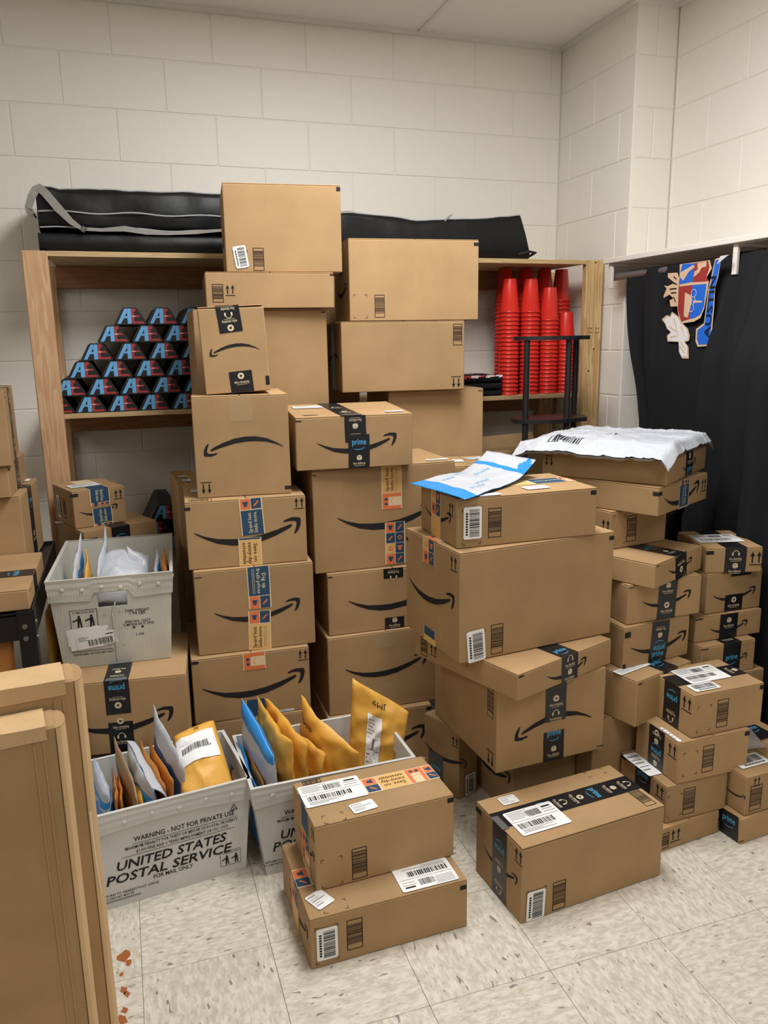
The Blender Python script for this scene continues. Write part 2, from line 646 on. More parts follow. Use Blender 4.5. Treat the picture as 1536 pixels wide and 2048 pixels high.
def tape_black(root, fc, a, b, tokens, flip=False, wd=.07, off=.0008):
    """black printed tape from face point a to b; tokens = [(sign, place along the tape 0..1)], read upright when walking from a to b"""
    ax, ay = a[0] * fc.w, a[1] * fc.h
    bx, by = b[0] * fc.w, b[1] * fc.h
    L = math.hypot(bx - ax, by - ay)
    ang = math.degrees(math.atan2(by - ay, bx - ax)) - 90
    mb = MB()
    pn = Pen(mb, fc, ax, ay, ang, off)
    nseg = max(1, int(L / .03))
    rn = random.Random(int(L * 1e5))
    jl = [(-wd / 2 + rn.uniform(-.0006, .0006)) for _ in range(nseg + 1)]
    for i in range(nseg):
        pn.poly([(jl[i], L * i / nseg), (jl[i] + wd, L * i / nseg), (jl[i + 1] + wd, L * (i + 1) / nseg), (jl[i + 1], L * (i + 1) / nseg)], 'tapeb')
    o = mb.build('packing_tape', root)
    if tokens:
        pm = MB()
        if flip:
            pp = Pen(pm, fc, bx, by, ang + 180, off)
            for t, s in tokens:
                black_tokens(pp, t, (1 - s) * L, .0004)
        else:
            pp = Pen(pm, fc, ax, ay, ang, off)
            for t, s in tokens:
                black_tokens(pp, t, s * L, .0004)
        pm.build('tape_print', o)
    return o


def tape_orange(root, fc, a, b, segs, wd=.072, off=.0008):
    """tan paper tape with coloured panels; segs = [(kind, s0, s1, text lines, reading sense)]"""
    ax, ay = a[0] * fc.w, a[1] * fc.h
    bx, by = b[0] * fc.w, b[1] * fc.h
    L = math.hypot(bx - ax, by - ay)
    ang = math.degrees(math.atan2(by - ay, bx - ax)) - 90
    mb = MB()
    pn = Pen(mb, fc, ax, ay, ang, off)
    pn.rect(-wd / 2, 0, wd / 2, L, 'tapew')
    o = mb.build('packing_tape', root)
    pm = MB()
    pp = Pen(pm, fc, ax, ay, ang, off)
    h = wd / 2 - .003
    for sg in segs:
        kd, s0, s1 = sg[0], sg[1] * L, sg[2] * L
        lines = sg[3].split('|') if len(sg) > 3 else []
        sense = sg[4] if len(sg) > 4 else 1
        mid = (s0 + s1) / 2
        if kd in 'BY':
            pp.rect(-h, s0, h, s1, 'navy' if kd == 'B' else 'tapet', .0003)
            tcx = len(lines)
            for i, t in enumerate(lines):
                x = -(i - (tcx - 1) / 2) * .017 * sense
                fine = t.startswith('~')
                ww = min((s1 - s0) * .86, .0085 * len(t))
                if fine:
                    for j in (-1, 1):
                        pp.rect(x + j * .0025 - .0006, mid - ww / 2, x + j * .0025 + .0006, mid + ww / 2, 'cream' if kd == 'B' else 'grey', .0006)
                else:
                    pp.text(t, x, mid, .0175, 'cream' if kd == 'B' else 'ink', ww, ang=90 if sense < 0 else -90, res=1, d=.0006)
        elif kd == 'O':      # orange panel with a pale bag, a smile and two dots
            pp.rect(-h, s0, h, s1, 'orange', .0003)
            pp.rect(-h * .35, s0 + (s1 - s0) * .22, h, s1 - (s1 - s0) * .22, 'tapew', .0005)
            pp.ring(h * .3, mid, .011, .0125, 'orange', 200 - 90 * sense, 340 - 90 * sense, 8, .0007)
            pp.disc(-h * .62, mid - .008, .0055, 'navy', 10, .0006)
            pp.disc(-h * .62, mid + .008, .0055, 'navy', 10, .0006)
        else:                # small square pictures, two across
            n = max(1, round((s1 - s0) / h))
            st = (s1 - s0) / n
            for i in range(n):
                for j in (0, 1):
                    bg, fg = (('orange', 'navy'), ('navy', 'orange'), ('tapet', 'orange'))[(i * 2 + j * (1 + i)) % 3]
                    x0, y0 = -h + j * h, s0 + i * st
                    pp.rect(x0 + .001, y0 + .001, x0 + h - .001, y0 + st - .001, bg, .0003)
                    cx_, cy_ = x0 + h / 2, y0 + st / 2
                    kq = (i + 2 * j) % 3
                    if kq == 0:
                        pp.poly([(cx_ - .009, cy_ + .008), (cx_ - .004, cy_ - .008), (cx_ + .004, cy_ - .008), (cx_ + .009, cy_ + .008)], fg, .0006)
                    elif kq == 1:
                        pp.disc(cx_, cy_, .008, fg, 8, .0006)
                        pp.disc(cx_, cy_, .004, bg, 8, .0008)
                    else:
                        pp.poly([(cx_ - .009, cy_ - .006), (cx_ - .005, cy_ - .009), (cx_ + .009, cy_ + .006), (cx_ + .005, cy_ + .009)], fg, .0006)
    pm.build('tape_print', o)
    return o


def ship_label(root, fc, cx, cy, wd, ht, ang=0, rnd=None, off=.0026, kind=0, name='shipping_label'):
    rnd = rnd or random.Random(int(cx * 9e3 + cy * 7e3))
    mb = MB()
    pn = Pen(mb, fc, cx * fc.w, cy * fc.h, ang, off)
    e = .004
    a, b = wd / 2, ht / 2
    pn.poly([(-a + e, -b), (a - e, -b), (a, -b + e), (a, b - e), (a - e, b), (-a + e, b), (-a, b - e), (-a, -b + e)], 'paper')
    o = mb.build(name, root)
    pm = MB()
    pp = Pen(pm, fc, cx * fc.w, cy * fc.h, ang, off)
    d = .0004
    if kind == 0:            # address lines, two codes, a rule
        for i in range(6):
            y = b * (.85 - .11 * i)
            pp.rect(-a * .9, y, -a * .9 + wd * rnd.uniform(.25, .42), y + ht * .016, 'grey', d)
        bars(pp, -a * .2, b * .25, a * .35, b * .75, 'ink', rnd, d=d)
        pp.rect(a * .45, b * .3, a * .9, b * .34, 'grey', d)
        pp.rect(a * .45, b * .5, a * .9, b * .54, 'grey', d)
        pp.rect(a * .5, b * .66, a * .86, b * .78, 'ink', d)
        pp.rect(-a * .95, b * .08, a * .95, b * .10, 'ink', d)
        bars(pp, -a * .85, -b * .5, a * .6, -b * .08, 'ink', rnd, n=34, d=d)
        for i in range(3):
            y = -b * (.62 + .1 * i)
            pp.rect(-a * .85, y, -a * .85 + wd * rnd.uniform(.3, .8), y + ht * .018, 'grey', d)
    elif kind == 1:          # plain code sticker, bars stacked sideways
        bars(pp, -a * .35, -b * .85, a * .75, b * .85, 'ink', rnd, vertical=False, n=30, d=d)
        for i in range(9):
            y = -b * .75 + i * b * .16
            pp.rect(-a * .75, y, -a * .52, y + b * .11, 'ink', d)
    else:                    # short note sticker: a few lines
        for i in range(5):
            y = b * (.65 - .3 * i)
            pp.rect(-a * .85, y, -a * .85 + wd * rnd.uniform(.35, .8), y + ht * (.02 if i % 2 else .05), 'grey' if i % 2 == 0 else 'ink', d)
    pm.build('label_print', o)
    return o


def sheet(mb, fc, cx, cy, wd, ht, mat, ang=0, off=.001):
    Pen(mb, fc, cx * fc.w, cy * fc.h, ang, off).rect(-wd / 2, -ht / 2, wd / 2, ht / 2, mat)


# ------------------------------------------------------------------ the room
def block_wall(name, O, ex, n, x_len, z0, z1, phase, courses_from, inset=0.0, joints=None):
    """painted block wall: a backing slab plus one piece per block, joints recessed"""
    ex, n = Vector(ex), Vector(n)
    O = Vector(O)
    mb = MB()
    back = 0.0028
    t = 0.10
    p = [O - n * back, O + ex * x_len - n * back, O + ex * x_len - n * (back + t), O - n * (back + t)]
    vs = [q + Vector((0, 0, z0)) for q in p] + [q + Vector((0, 0, z1)) for q in p]
    mb.raw(vs, [(3, 2, 1, 0), (4, 5, 6, 7), (0, 1, 5, 4), (1, 2, 6, 5), (2, 3, 7, 6), (3, 0, 4, 7)], 'mortar')
    root = mb.build(name)
    tag(root, kind='structure')
    return root


_bm = {}


def block_mesh(wd, ht):
    k = (round(wd, 3), round(ht, 3))
    if k not in _bm:
        mb = MB()
        g = 0.0022
        mb.bbox((-wd / 2 + g, 0.0, -ht / 2 + g), (wd / 2 - g, 0.02, ht / 2 - g), 0.0024, 'block')
        _bm[k] = mb.mesh('block')
    return _bm[k]


def lay(root, O, ex, n, length, z_top, nrow, first, bw=.4064, bh=.2032, zmin=0):
    """blocks in running bond; first(row) = where the first joint of that row lies"""
    ex, n, O = Vector(ex), Vector(n), Vector(O)
    rot = Matrix((ex, -n, Vector((0, 0, 1)))).transposed().to_4x4()
    for k in range(nrow):
        zt = z_top - k * bh
        if zt - bh < zmin:
            break
        x = first(k)
        while x > 0:
            x -= bw
        while x < length - 1e-4:
            a, b = max(x, 0), min(x + bw, length)
            if b - a > .02:
                o = link('block', block_mesh(b - a, bh), root)
                mw = rot.copy()
                mw.translation = O + ex * ((a + b) / 2) + Vector((0, 0, zt - bh / 2))
                o.matrix_world = mw
            x += bw


X0 = -3.2
wb = block_wall('wall_back', (X0, YW, 0), (1, 0, 0), (0, -1, 0), XR - X0 + .05, 0, CEIL + .1, 0, 0)
# joints of the row under z=2.408 lie at x = -0.365 + n * 0.4064; rows alternate by half
lay(wb, (-1.85, YW, 0), (1, 0, 0), (0, -1, 0), XR + 1.85, CEIL, 12,
    lambda k: (-0.365 + 1.85) % .4064 + (0.2032 if k % 2 == 0 else 0) - (.4064))
wp = block_wall('wall_pilaster_side', (XR, YW + .001, 0), (0, -1, 0), (-1, 0, 0), YW - YP - .0030, 0, CEIL + .1, 0, 0)
lay(wp, (XR, YW, 0), (0, -1, 0), (-1, 0, 0), YW - YP, CEIL, 12, lambda k: .2032 * (k % 2) + .1)
wf = block_wall('wall_pilaster_front', (XR + .0042, YP, 0), (1, 0, 0), (0, -1, 0), XR2 - XR + .05, 0, CEIL + .1, 0, 0)
lay(wf, (XR, YP, 0), (1, 0, 0), (0, -1, 0), XR2 - XR, CEIL, 12, lambda k: .1016 if k % 2 == 0 else .4)
wr = block_wall('wall_right', (XR2, YP, 0), (0, -1, 0), (-1, 0, 0), 5.6, 0, CEIL + .1, 0, 0)
lay(wr, (XR2, YP, 0), (0, -1, 0), (-1, 0, 0), 2.2, CEIL, 10, lambda k: .2032 * ((k + 1) % 2) + .02)
mb = MB()
mb.bbox((XR + .0004, YP + .0004, 0), (XR + .021, YP + .021, CEIL), .002, 'block')
mb.build('corner_bead', wf)
for nm, a, b in (('wall_left', (X0 - .1, -4.1, 0), (X0, YW + .1, CEIL + .1)), ('wall_front', (X0, -4.2, 0), (XR2 + .1, -4.1, CEIL + .1))):
    mb = MB()
    mb.box(a, b, 'walltop')
    tag(mb.build(nm), kind='structure')

mb = MB()
mb.box((X0, -4.1, -.06), (XR2, YW, -.0028), 'grout')
fl = tag(mb.build('floor'), kind='structure')
T = .3048
tm = {}
for nm in ('tileA', 'tileB'):
    mb = MB()
    mb.bbox((-T / 2 + .0005, -T / 2 + .0005, -.0028), (T / 2 - .0005, T / 2 - .0005, 0), .0005, nm)
    tm[nm] = mb.mesh('floor_tile')
for i in range(-7, 7):
    for j in range(-6, 6):
        x1, y1 = (i + .5) * T, (j + .5) * T
        if x1 > XR2 - .1 or (x1 > XR - .12 and y1 > YP - .12):
            continue
        link('floor_tile', tm['tileA' if (i + j) % 2 else 'tileB'], fl, (x1, y1, 0))
# rusty drips on the tiles beside the tall flat cartons
mb = MB()
rn = random.Random(5)
for (cx, cy, rr) in ((-.345, .075, .016), (-.335, .055, .009), (-.352, .02, .006), (-.347, -.03, .010), (-.34, -.045, .007), (-.345, -.09, .008), (-.35, -.115, .012)):
    mb.poly([(cx + rr * rn.uniform(.6, 1.2) * math.cos(t * .7), cy + rr * rn.uniform(.7, 1.6) * math.sin(t * .7), .0004) for t in range(9)], 'stain')
tag(mb.build('floor_stain'), 'rusty brown drips dried on the floor tiles beside the tall flat carton', 'stain', kind='stuff')

mb = MB()
mb.box((X0, -4.1, CEIL + .02), (XR2 + .1, YW + .1, CEIL + .08), 'ceil')
ce = tag(mb.build('ceiling'), kind='structure')
TBX = 1.182
xs = [TBX - 1.2192 * 4 + 1.2192 * i for i in range(6)]
xs = [x for x in xs if X0 < x < XR2]
lampcells = []
for i in range(-1, len(xs)):
    a = xs[i] if i >= 0 else X0
    b = xs[i + 1] if i + 1 < len(xs) else XR2
    for j in range(11):
        y1 = YW - j * .6096
        y0 = max(y1 - .6096, -4.1)
        if y1 - y0 < .05:
            continue
        b2 = b
        mb = MB()
        mb.box((a + .01, y0 + .01, CEIL + .004), (b2 - .01, y1 - .01, CEIL + .018), 'ceil')
        mb.build('ceiling_tile', ce)
for x in xs:
    mb = MB()
    mb.box((x - .012, -4.1, CEIL - .002), (x + .012, YW, CEIL + .004), 'tbar')
    mb.build('ceiling_grid_bar', ce)
for j in range(1, 11):
    y = YW - j * .6096
    mb = MB()
    mb.box((X0, y - .012, CEIL - .002), (XR2, y + .012, CEIL + .0035), 'tbar')
    mb.build('ceiling_grid_bar', ce)
for k, (a, b) in enumerate((((X0, YW - .022, CEIL - .012), (XR, YW, CEIL + .004)), ((XR - .022, YP - .022, CEIL - .012), (XR, YW - .022, CEIL + .004)),
                            ((XR, YP - .022, CEIL - .012), (XR2, YP, CEIL + .004)), ((XR2 - .022, -2.0, CEIL - .012), (XR2, YP - .022, CEIL + .004)))):
    mb = MB()
    mb.box(a, b, 'tbar')
    tag(mb.build('trim_%d' % (k + 1)), kind='structure')


# ------------------------------------------------------------------ cardboard boxes
def faces(wd, dp, ht):
    return {'F': Face((0, 0, 0), (1, 0, 0), (0, 0, 1), (wd, ht)), 'L': Face((0, dp, 0), (0, -1, 0), (0, 0, 1), (dp, ht)),
            'T': Face((0, 0, ht), (1, 0, 0), (0, 1, 0), (wd, dp)), 'R': Face((wd, 0, 0), (0, 1, 0), (0, 0, 1), (dp, ht))}


def carton(P, label, feats=(), seam='v', group=None, mat='card', tilt=(0, 0), fl=True, name='cardboard_box', dent=0.0):
    x, y, z, yaw, wd, dp, ht = P
    root = thing(name, label, 'box', (x, y, z + .0006), R(yaw), group)
    root.rotation_euler = (R(tilt[0]), R(tilt[1]), R(yaw))
    ht -= .0012
    F = faces(wd, dp, ht)
    rn = random.Random(label)
    mb = MB()
    th = .0035 if fl else 0
    mb.bbox((0, 0, 0), (wd, dp, ht - th), .0022, mat)
    if dent:
        zt = ht - th
        vv = []
        for (a, b, c) in mb.v:
            q = Vector((a, b, c)) * 9
            if c > zt * .9:
                c -= dent * abs(noise.noise(q + Vector((3, 1, 2))))
                a += dent * .4 * noise.noise(q)
            vv.append((a, b, c))
        mb.v = vv
    mb.build('carton_body', root)
    if fl:
        g = .0012
        cuts = [((0.0007, 0.0007), (wd / 2 - g, dp - .0007)), ((wd / 2 + g, .0007), (wd - .0007, dp - .0007))] if seam == 'v' else \
               [((0.0007, 0.0007), (wd - .0007, dp / 2 - g)), ((.0007, dp / 2 + g), (wd - .0007, dp - .0007))]
        for (p, q) in cuts:
            mb = MB()
            mb.bbox((p[0], p[1], ht - th + .0004), (q[0], q[1], ht), .0012, mat)
            mb.build('flap', root)
    marks = MB()
    for ft in feats:
        k, fc = ft[0], F[ft[1]]
        a = ft[2:]
        if k == 'smile':         # cx, cy, width, angle
            mb = MB()
            smile(Pen(mb, fc, a[0] * fc.w, a[1] * fc.h, a[3] if len(a) > 3 else 0, .0006), a[2], 'ink')
            mb.build('smile_print', root)
        elif k == 'tb':
            tape_black(root, fc, a[0], a[1], a[2], a[3] if len(a) > 3 else False, off=a[4] if len(a) > 4 else .0009)
        elif k == 'to':
            tape_orange(root, fc, a[0], a[1], a[2], off=a[3] if len(a) > 3 else .0009)
        elif k == 'label':
            ship_label(root, fc, a[0], a[1], a[2], a[3], a[4] if len(a) > 4 else 0, rn, kind=0)
        elif k == 'stick':
            ship_label(root, fc, a[0], a[1], a[2], a[3], a[4] if len(a) > 4 else 0, rn, kind=1, name='barcode_sticker')
        elif k == 'note':
            ship_label(root, fc, a[0], a[1], a[2], a[3], a[4] if len(a) > 4 else 0, rn, kind=2, name='paper_label')
        elif k == 'bar':         # printed code in a frame: cx, cy, w, h, vertical bars?
            mb = MB()
            pn = Pen(mb, fc, a[0] * fc.w, a[1] * fc.h, a[4] if len(a) > 4 else 0, .0006)
            hw, hh = a[2] / 2, a[3] / 2
            t = .0022
            for rc in ((-hw, -hh, hw, -hh + t), (-hw, hh - t, hw, hh), (-hw, -hh + t, -hw + t, hh - t), (hw - t, -hh + t, hw, hh - t)):
                pn.rect(*rc, 'inkb')
            if hh > hw:
                bars(pn, -hw + t, -hh * .62, hw - t, hh * .8, 'inkb', rn, False, 22)
            else:
                bars(pn, -hw * .8, -hh + t, hw * .7, hh - t, 'inkb', rn, True, 22)
            mb.build('barcode_print', root)
        elif k == 'up':          # pair of arrows over a line: cx, cy, height, angle
            mb = MB()
            pn = Pen(mb, fc, a[0] * fc.w, a[1] * fc.h, a[3] if len(a) > 3 else 0, .0006, a[2])
            for sx in (-.24, .24):
                pn.rect(sx - .055, -.32, sx + .055, .2, 'ink')
                pn.poly([(sx - .17, .16), (sx + .17, .16), (sx, .5)], 'ink')
            pn.rect(-.45, -.5, .45, -.43, 'ink')
            mb.build('arrow_print', root)
        elif k == 'mark':
            sheet(marks, fc, a[0], a[1], a[2], a[3], 'ink', 0, .0006)
        elif k == 'brk':
            pn = Pen(marks, fc, a[0] * fc.w, a[1] * fc.h, 0, .0006)
            hw, hh = a[2] / 2, a[3] / 2
            s, t = .009, .0014
            for sx in (-1, 1):
                for sy in (-1, 1):
                    pn.rect(min(sx * hw, sx * (hw - s)), min(sy * hh, sy * (hh - t)), max(sx * hw, sx * (hw - s)), max(sy * hh, sy * (hh - t)), 'inkb')
                    pn.rect(min(sx * hw, sx * (hw - t)), min(sy * hh, sy * (hh - s)), max(sx * hw, sx * (hw - t)), max(sy * hh, sy * (hh - s)), 'inkb')
        elif k == 'clear':
            mb = MB()
            sheet(mb, fc, a[0], a[1], a[2], a[3], 'clear', a[4] if len(a) > 4 else 0, .0010)
            mb.build('clear_tape', root)
        elif k == 'shine':  # grey patch over black tape: painted sheen where it folds at the edge
            mb = MB()
            sheet(mb, fc, a[0], a[1], a[2], a[3], 'shine', a[4] if len(a) > 4 else 0, .0022)
            mb.build('tape_fold_shine', root)
    if marks.f:
        marks.build('box_marks', root)
    return root


G_ = 'delivery cartons in the pile'
SL = 'Spend less.|Smile more.|~fine print line'

# --- left front column (four cartons of the same width, then two smaller ones on top)
carton((-0.098, .700, 0, -4.5, .375, .35, .269), 'plain brown carton on the floor under the four-smile column, behind the mailer tubs',
       [('up', 'F', .93, .86, .035), ('mark', 'F', .03, .95, .02, .01), ('smile', 'F', .5, .45, .3)], group=G_)
carton((-0.100, .696, .269, -2.4, .374, .35, .220), 'lowest of the smile cartons in the left front column, orange tape patch at its top',
       [('smile', 'F', .515, .5, .328), ('to', 'F', (.525, .74), (.525, 1), [('O', 0, 1)]), ('to', 'F', (.53, 0), (.53, .27), [('B', 0, 1)]),
        ('up', 'F', .945, .87, .036), ('mark', 'F', .03, .95, .022, .010), ('note', 'F', .78, .03, .055, .008)], group=G_)
carton((-0.072, .717, .489, -2.8, .374, .35, .278), 'carton taped with Dig up fresh prices tape, second smile carton up',
       [('smile', 'F', .51, .47, .273), ('to', 'F', (.535, .5), (.53, 1), [('I', 0, .3), ('B', .31, 1, 'Dig up|fresh prices|~fine print line', 1)]),
        ('to', 'F', (.515, 0), (.525, .47), [('Y', 0, .66, SL, -1), ('I', .68, 1)]), ('mark', 'F', .035, .93, .02, .003)], group=G_)
carton((-0.083, .738, .767, -3.9, .372, .35, .217), 'carton taped with Save on sunny-day essentials tape, under the frown-printed carton',
       [('smile', 'F', .507, .5, .331), ('to', 'F', (.55, .46), (.535, 1), [('B', 0, .68, 'Spend less.|Smile more.', -1), ('I', .7, 1)]),
        ('to', 'F', (.515, 0), (.515, .42), [('Y', 0, .9, 'Save on|sunny-day|essentials', 1), ('B', .93, .99)]),
        ('up', 'F', .945, .88, .036), ('mark', 'F', .02, .9, .018, .010), ('bar', 'T', .13, .06, .07, .03), ('note', 'T', .1, .5, .03, .05)], group=G_)
carton((-0.039, .781, .984, -5.6, .293, .30, .316), 'upside-down carton with a large bare frown print, under the crumpled streaming-tape carton',
       [('smile', 'F', .515, .5, .245, 180), ('up', 'F', .1, .1, .037, 180), ('mark', 'F', .965, .06, .02, .011), ('clear', 'F', .5, .86, .07, .07), ('clear', 'T', .5, .5, .06, .28)], group=G_)
carton((0.010, .803, 1.301, -5.6, .198, .24, .262), 'small crumpled carton with black video streaming tape, topmost of the left front column',
       [('smile', 'F', .5, .5, .152, 180), ('tb', 'F', (.48, .7), (.45, 1), [('L', .78), ('V', .3)], True), ('tb', 'F', (.57, 0), (.555, .25), [('V', .62)]),
        ('mark', 'F', .965, .12, .012, .028), ('tb', 'T', (.45, 0), (.45, 1), []), ('shine', 'T', .45, .06, .07, .025)], group=G_, tilt=(0, -2.5), dent=.006)
# behind the left front column
carton((-0.076, 1.15, .50, 2, .082, .28, .475), 'carton with white stickers standing behind the left front column beside the tub',
       [('note', 'T', .45, .1, .03, .05), ('note', 'T', .4, .45, .03, .04)], group=G_)
carton((-0.076, 1.15, 0, 2, .082, .28, .50), 'floor carton hidden behind the left front column, under the stickered carton', [], group=G_)

# --- rear left column
carton((0.014, 1.14, 0, -1.4, .46, .34, .80), 'tall plain floor carton at the back, under the big blank carton', [], group=G_)
carton((0.014, 1.12, .80, -1.4, .463, .35, .769), 'big blank carton behind the crumpled streaming-tape carton', [('mark', 'F', .975, .985, .014, .004), ('bar', 'F', .1, .62, .035, .05)], group=G_)
carton((0.060, 1.10, 1.570, -4.3, .437, .30, .120), 'shallow carton under the highest box, two up arrows beside its bar code',
       [('bar', 'F', .09, .42, .037, .06), ('up', 'F', .185, .5, .036), ('tb', 'L', (.5, 0), (.5, 1), []), ('smile', 'L', .5, .5, .16), ('mark', 'F', .985, .93, .012, .006)], group=G_)
carton((0.136, 1.12, 1.691, -5.6, .398, .30, .287), 'highest carton of the whole pile, tilted white bar code sticker on its front',
       [('stick', 'F', .125, .17, .044, .072, 9), ('bar', 'F', .275, .145, .037, .075), ('brk', 'F', .12, .075, .05, .10), ('mark', 'F', .982, .955, .014, .014),
        ('smile', 'L', .5, .42, .22), ('clear', 'L', .6, .88, .04, .06)], group=G_)

# --- rear right column
carton((0.719, 1.17, 0, -2.8, .384, .32, .62), 'plain floor carton at the back, under the darker blank carton right of the prime carton', [], group=G_)
carton((0.719, 1.15, .62, -2.8, .384, .33, .649), 'darker blank carton right of the prime carton, lowest seen of the rear right column', [('mark', 'F', .965, .985, .018, .003)], group=G_)
carton((0.532, 1.12, 1.270, -5.2, .467, .35, .254), 'carton with down arrows low at its right, between two blank-sided rear cartons',
       [('bar', 'F', .943, .8, .036, .078), ('up', 'F', .932, .11, .042, 180), ('tb', 'L', (.5, 0), (.5, 1), [('P', .3)]), ('smile', 'L', .5, .45, .24, 180)], group=G_)
carton((0.567, 1.12, 1.525, -4.9, .488, .30, .286), 'long carton topping the rear right column in front of the black bag',
       [('brk', 'F', .08, .18, .05, .083), ('bar', 'F', .226, .18, .037, .08), ('mark', 'F', .98, .945, .02, .012), ('smile', 'L', .5, .4, .2), ('tb', 'L', (.5, .6), (.5, 1), [])], group=G_)
carton((0.60, 1.60, 1.1985, 0, .14, .25, .53), 'narrow carton standing on the wooden shelf, glimpsed between the two rear columns', [('bar', 'F', .3, .3, .03, .06)], group=G_)

# --- centre column
carton((0.340, .716, 0, -2, .371, .38, .200), 'floor carton of the centre column behind the leaning JM9 mailer', [('smile', 'F', .5, .45, .33), ('mark', 'F', .975, .93, .02, .012)], group=G_)
carton((0.350, .735, .200, -0.5, .416, .38, .283), 'shaded smile carton closed with clear tape, directly behind the yellow mailers',
       [('smile', 'F', .5, .55, .30), ('clear', 'F', .5, .9, .08, .06), ('clear', 'F', .55, .16, .07, .09), ('mark', 'F', .97, .04, .02, .006)], group=G_)
carton((0.361, .753, .483, -1.5, .46, .38, .218), 'smile carton with cut black tape ends, tucked left of the big leaning carton',
       [('smile', 'F', .5, .5, .32), ('tb', 'F', (.5, .84), (.5, 1), [('L', .3)], True), ('tb', 'F', (.505, 0), (.505, .19), [('D', .5)]), ('mark', 'F', .02, .95, .015, .004)], group=G_)
carton((0.325, .768, .701, 0.3, .503, .345, .350), 'wide smile carton with two orange picture tapes, under the prime carton',
       [('smile', 'F', .51, .5, .352), ('to', 'F', (.54, .57), (.54, 1), [('O', 0, .36), ('Y', .37, 1, SL, -1)]), ('to', 'F', (.56, .02), (.56, .44), [('I', 0, 1)]),
        ('mark', 'F', .015, .95, .012, .003), ('note', 'T', .9, .12, .08, .03), ('note', 'T', .14, .04, .07, .02)], group=G_)
carton((0.273, .752, 1.053, -3.9, .384, .34, .172), 'prime carton with black tape over its smile, sitting on the wide centre carton', 
       [('smile', 'F', .515, .47, .262), ('tb', 'F', (.505, .5), (.5, 1), [('D', .72), ('L', .12)], True), ('tb', 'F', (.53, 0), (.53, .64), [('D', .22), ('P', .70)], False, .0018),
        ('tb', 'T', (.47, 0), (.42, 1), [('D', .25), ('L', .6)]), ('shine', 'T', .47, .03, .07, .02), ('note', 'T', .2, .7, .10, .06), ('note', 'T', .87, .15, .06, .03),
        ('mark', 'F', .025, .93, .02, .004), ('bar', 'T', .14, .12, .05, .02)], group=G_, tilt=(2.4, 0))
carton((0.845, .900, .45, -11.7, .20, .235, .56), 'dull carton with two white paper slips on top, right of the wide centre carton',
       [('note', 'T', .28, .5, .07, .06), ('note', 'T', .74, .7, .07, .05, 20), ('clear', 'T', .5, .4, .05, .2)], group=G_)
carton((0.845, .900, 0, -11.7, .20, .235, .45), 'floor carton hidden under the carton with two white slips', [], group=G_)

# --- right centre stack
carton((0.689, .414, 0, 20.4, .085, .165, .2435), 'dark upright carton on the floor left under the stack, white bar code near its foot',
       [('stick', 'F', .6, .16, .045, .075), ('smile', 'L', .62, .55, .2), ('up', 'L', .9, .82, .035), ('tb', 'L', (.35, 0), (.35, .5), [('P', .5)])], group=G_)
carton((0.800, .255, 0, 3, .225, .30, .2435), 'shaded floor carton under the frown carton, behind the long floor carton',
       [('smile', 'L', .55, .5, .24), ('mark', 'F', .12, .95, .05, .01)], group=G_)
carton((0.687, .146, .2435, 3.1, .366, .411, .262), 'frown carton with video streaming and prime tape, under the thin free listening carton',
       [('smile', 'F', .52, .45, .262, 180), ('tb', 'F', (.53, .48), (.53, 1), [('V', .45), ('L', .12)]), ('tb', 'F', (.52, 0), (.52, .36), [('D', .3), ('P', .86)]),
        ('bar', 'L', .91, .78, .035, .09), ('up', 'L', .92, .12, .045, 180), ('mark', 'F', .97, .04, .025, .003)], group=G_)
carton((0.701, .053, .506, 19.4, .401, .426, .078), 'thin carton turned aslant with free listening tape, under the big leaning carton',
       [('smile', 'F', .5, .45, .17), ('tb', 'F', (.53, 0), (.53, 1), [('L', .74), ('D', .22)]), ('tb', 'T', (.53, 0), (.53, .6), [('P', .12)]),
        ('bar', 'L', .1, .5, .03, .06), ('up', 'L', .2, .5, .035), ('mark', 'F', .03, .9, .02, .006)], group=G_)
carton((0.582, .170, .585, 6.1, .521, .328, .316), 'biggest carton of the right stack, blank front, smile and orange tape on its left side',
       [('to', 'L', (.46, .76), (.46, 1), [('I', 0, 1)]), ('to', 'L', (.47, 0), (.47, .14), [('Y', 0, .4), ('B', .42, 1)]), ('smile', 'L', .49, .5, .28), ('up', 'L', .9, .88, .042),
        ('stick', 'F', .1, .14, .057, .092, 4), ('bar', 'F', .232, .165, .04, .088), ('mark', 'F', .98, .94, .018, .012), ('mark', 'L', .03, .9, .014, .01), ('brk', 'F', .1, .12, .06, .1),
        ('to', 'T', (0, .5), (1, .5), [('O', 0, .1)])], seam='u', group=G_)
carton((0.590, .209, .901, 0, .434, .268, .139), 'carton under the blue and white mailer, white bar code sticker on its front',
       [('stick', 'F', .105, .5, .054, .09), ('bar', 'F', .26, .46, .04, .083), ('brk', 'F', .1, .42, .055, .10), ('mark', 'F', .972, .9, .018, .013),
        ('to', 'L', (.45, 0), (.45, 1), [('Y', 0, .45), ('I', .46, 1)]), ('smile', 'L', .5, .5, .19), ('up', 'L', .86, .75, .037),
        ('to', 'T', (0, .55), (1, .55), [('Y', 0, .68), ('B', .70, .93, 'Spend less.', 1), ('O', .94, 1)]), ('note', 'T', .62, .22, .075, .045, 3), ('note', 'T', .22, .06, .08, .03)], seam='u', group=G_)

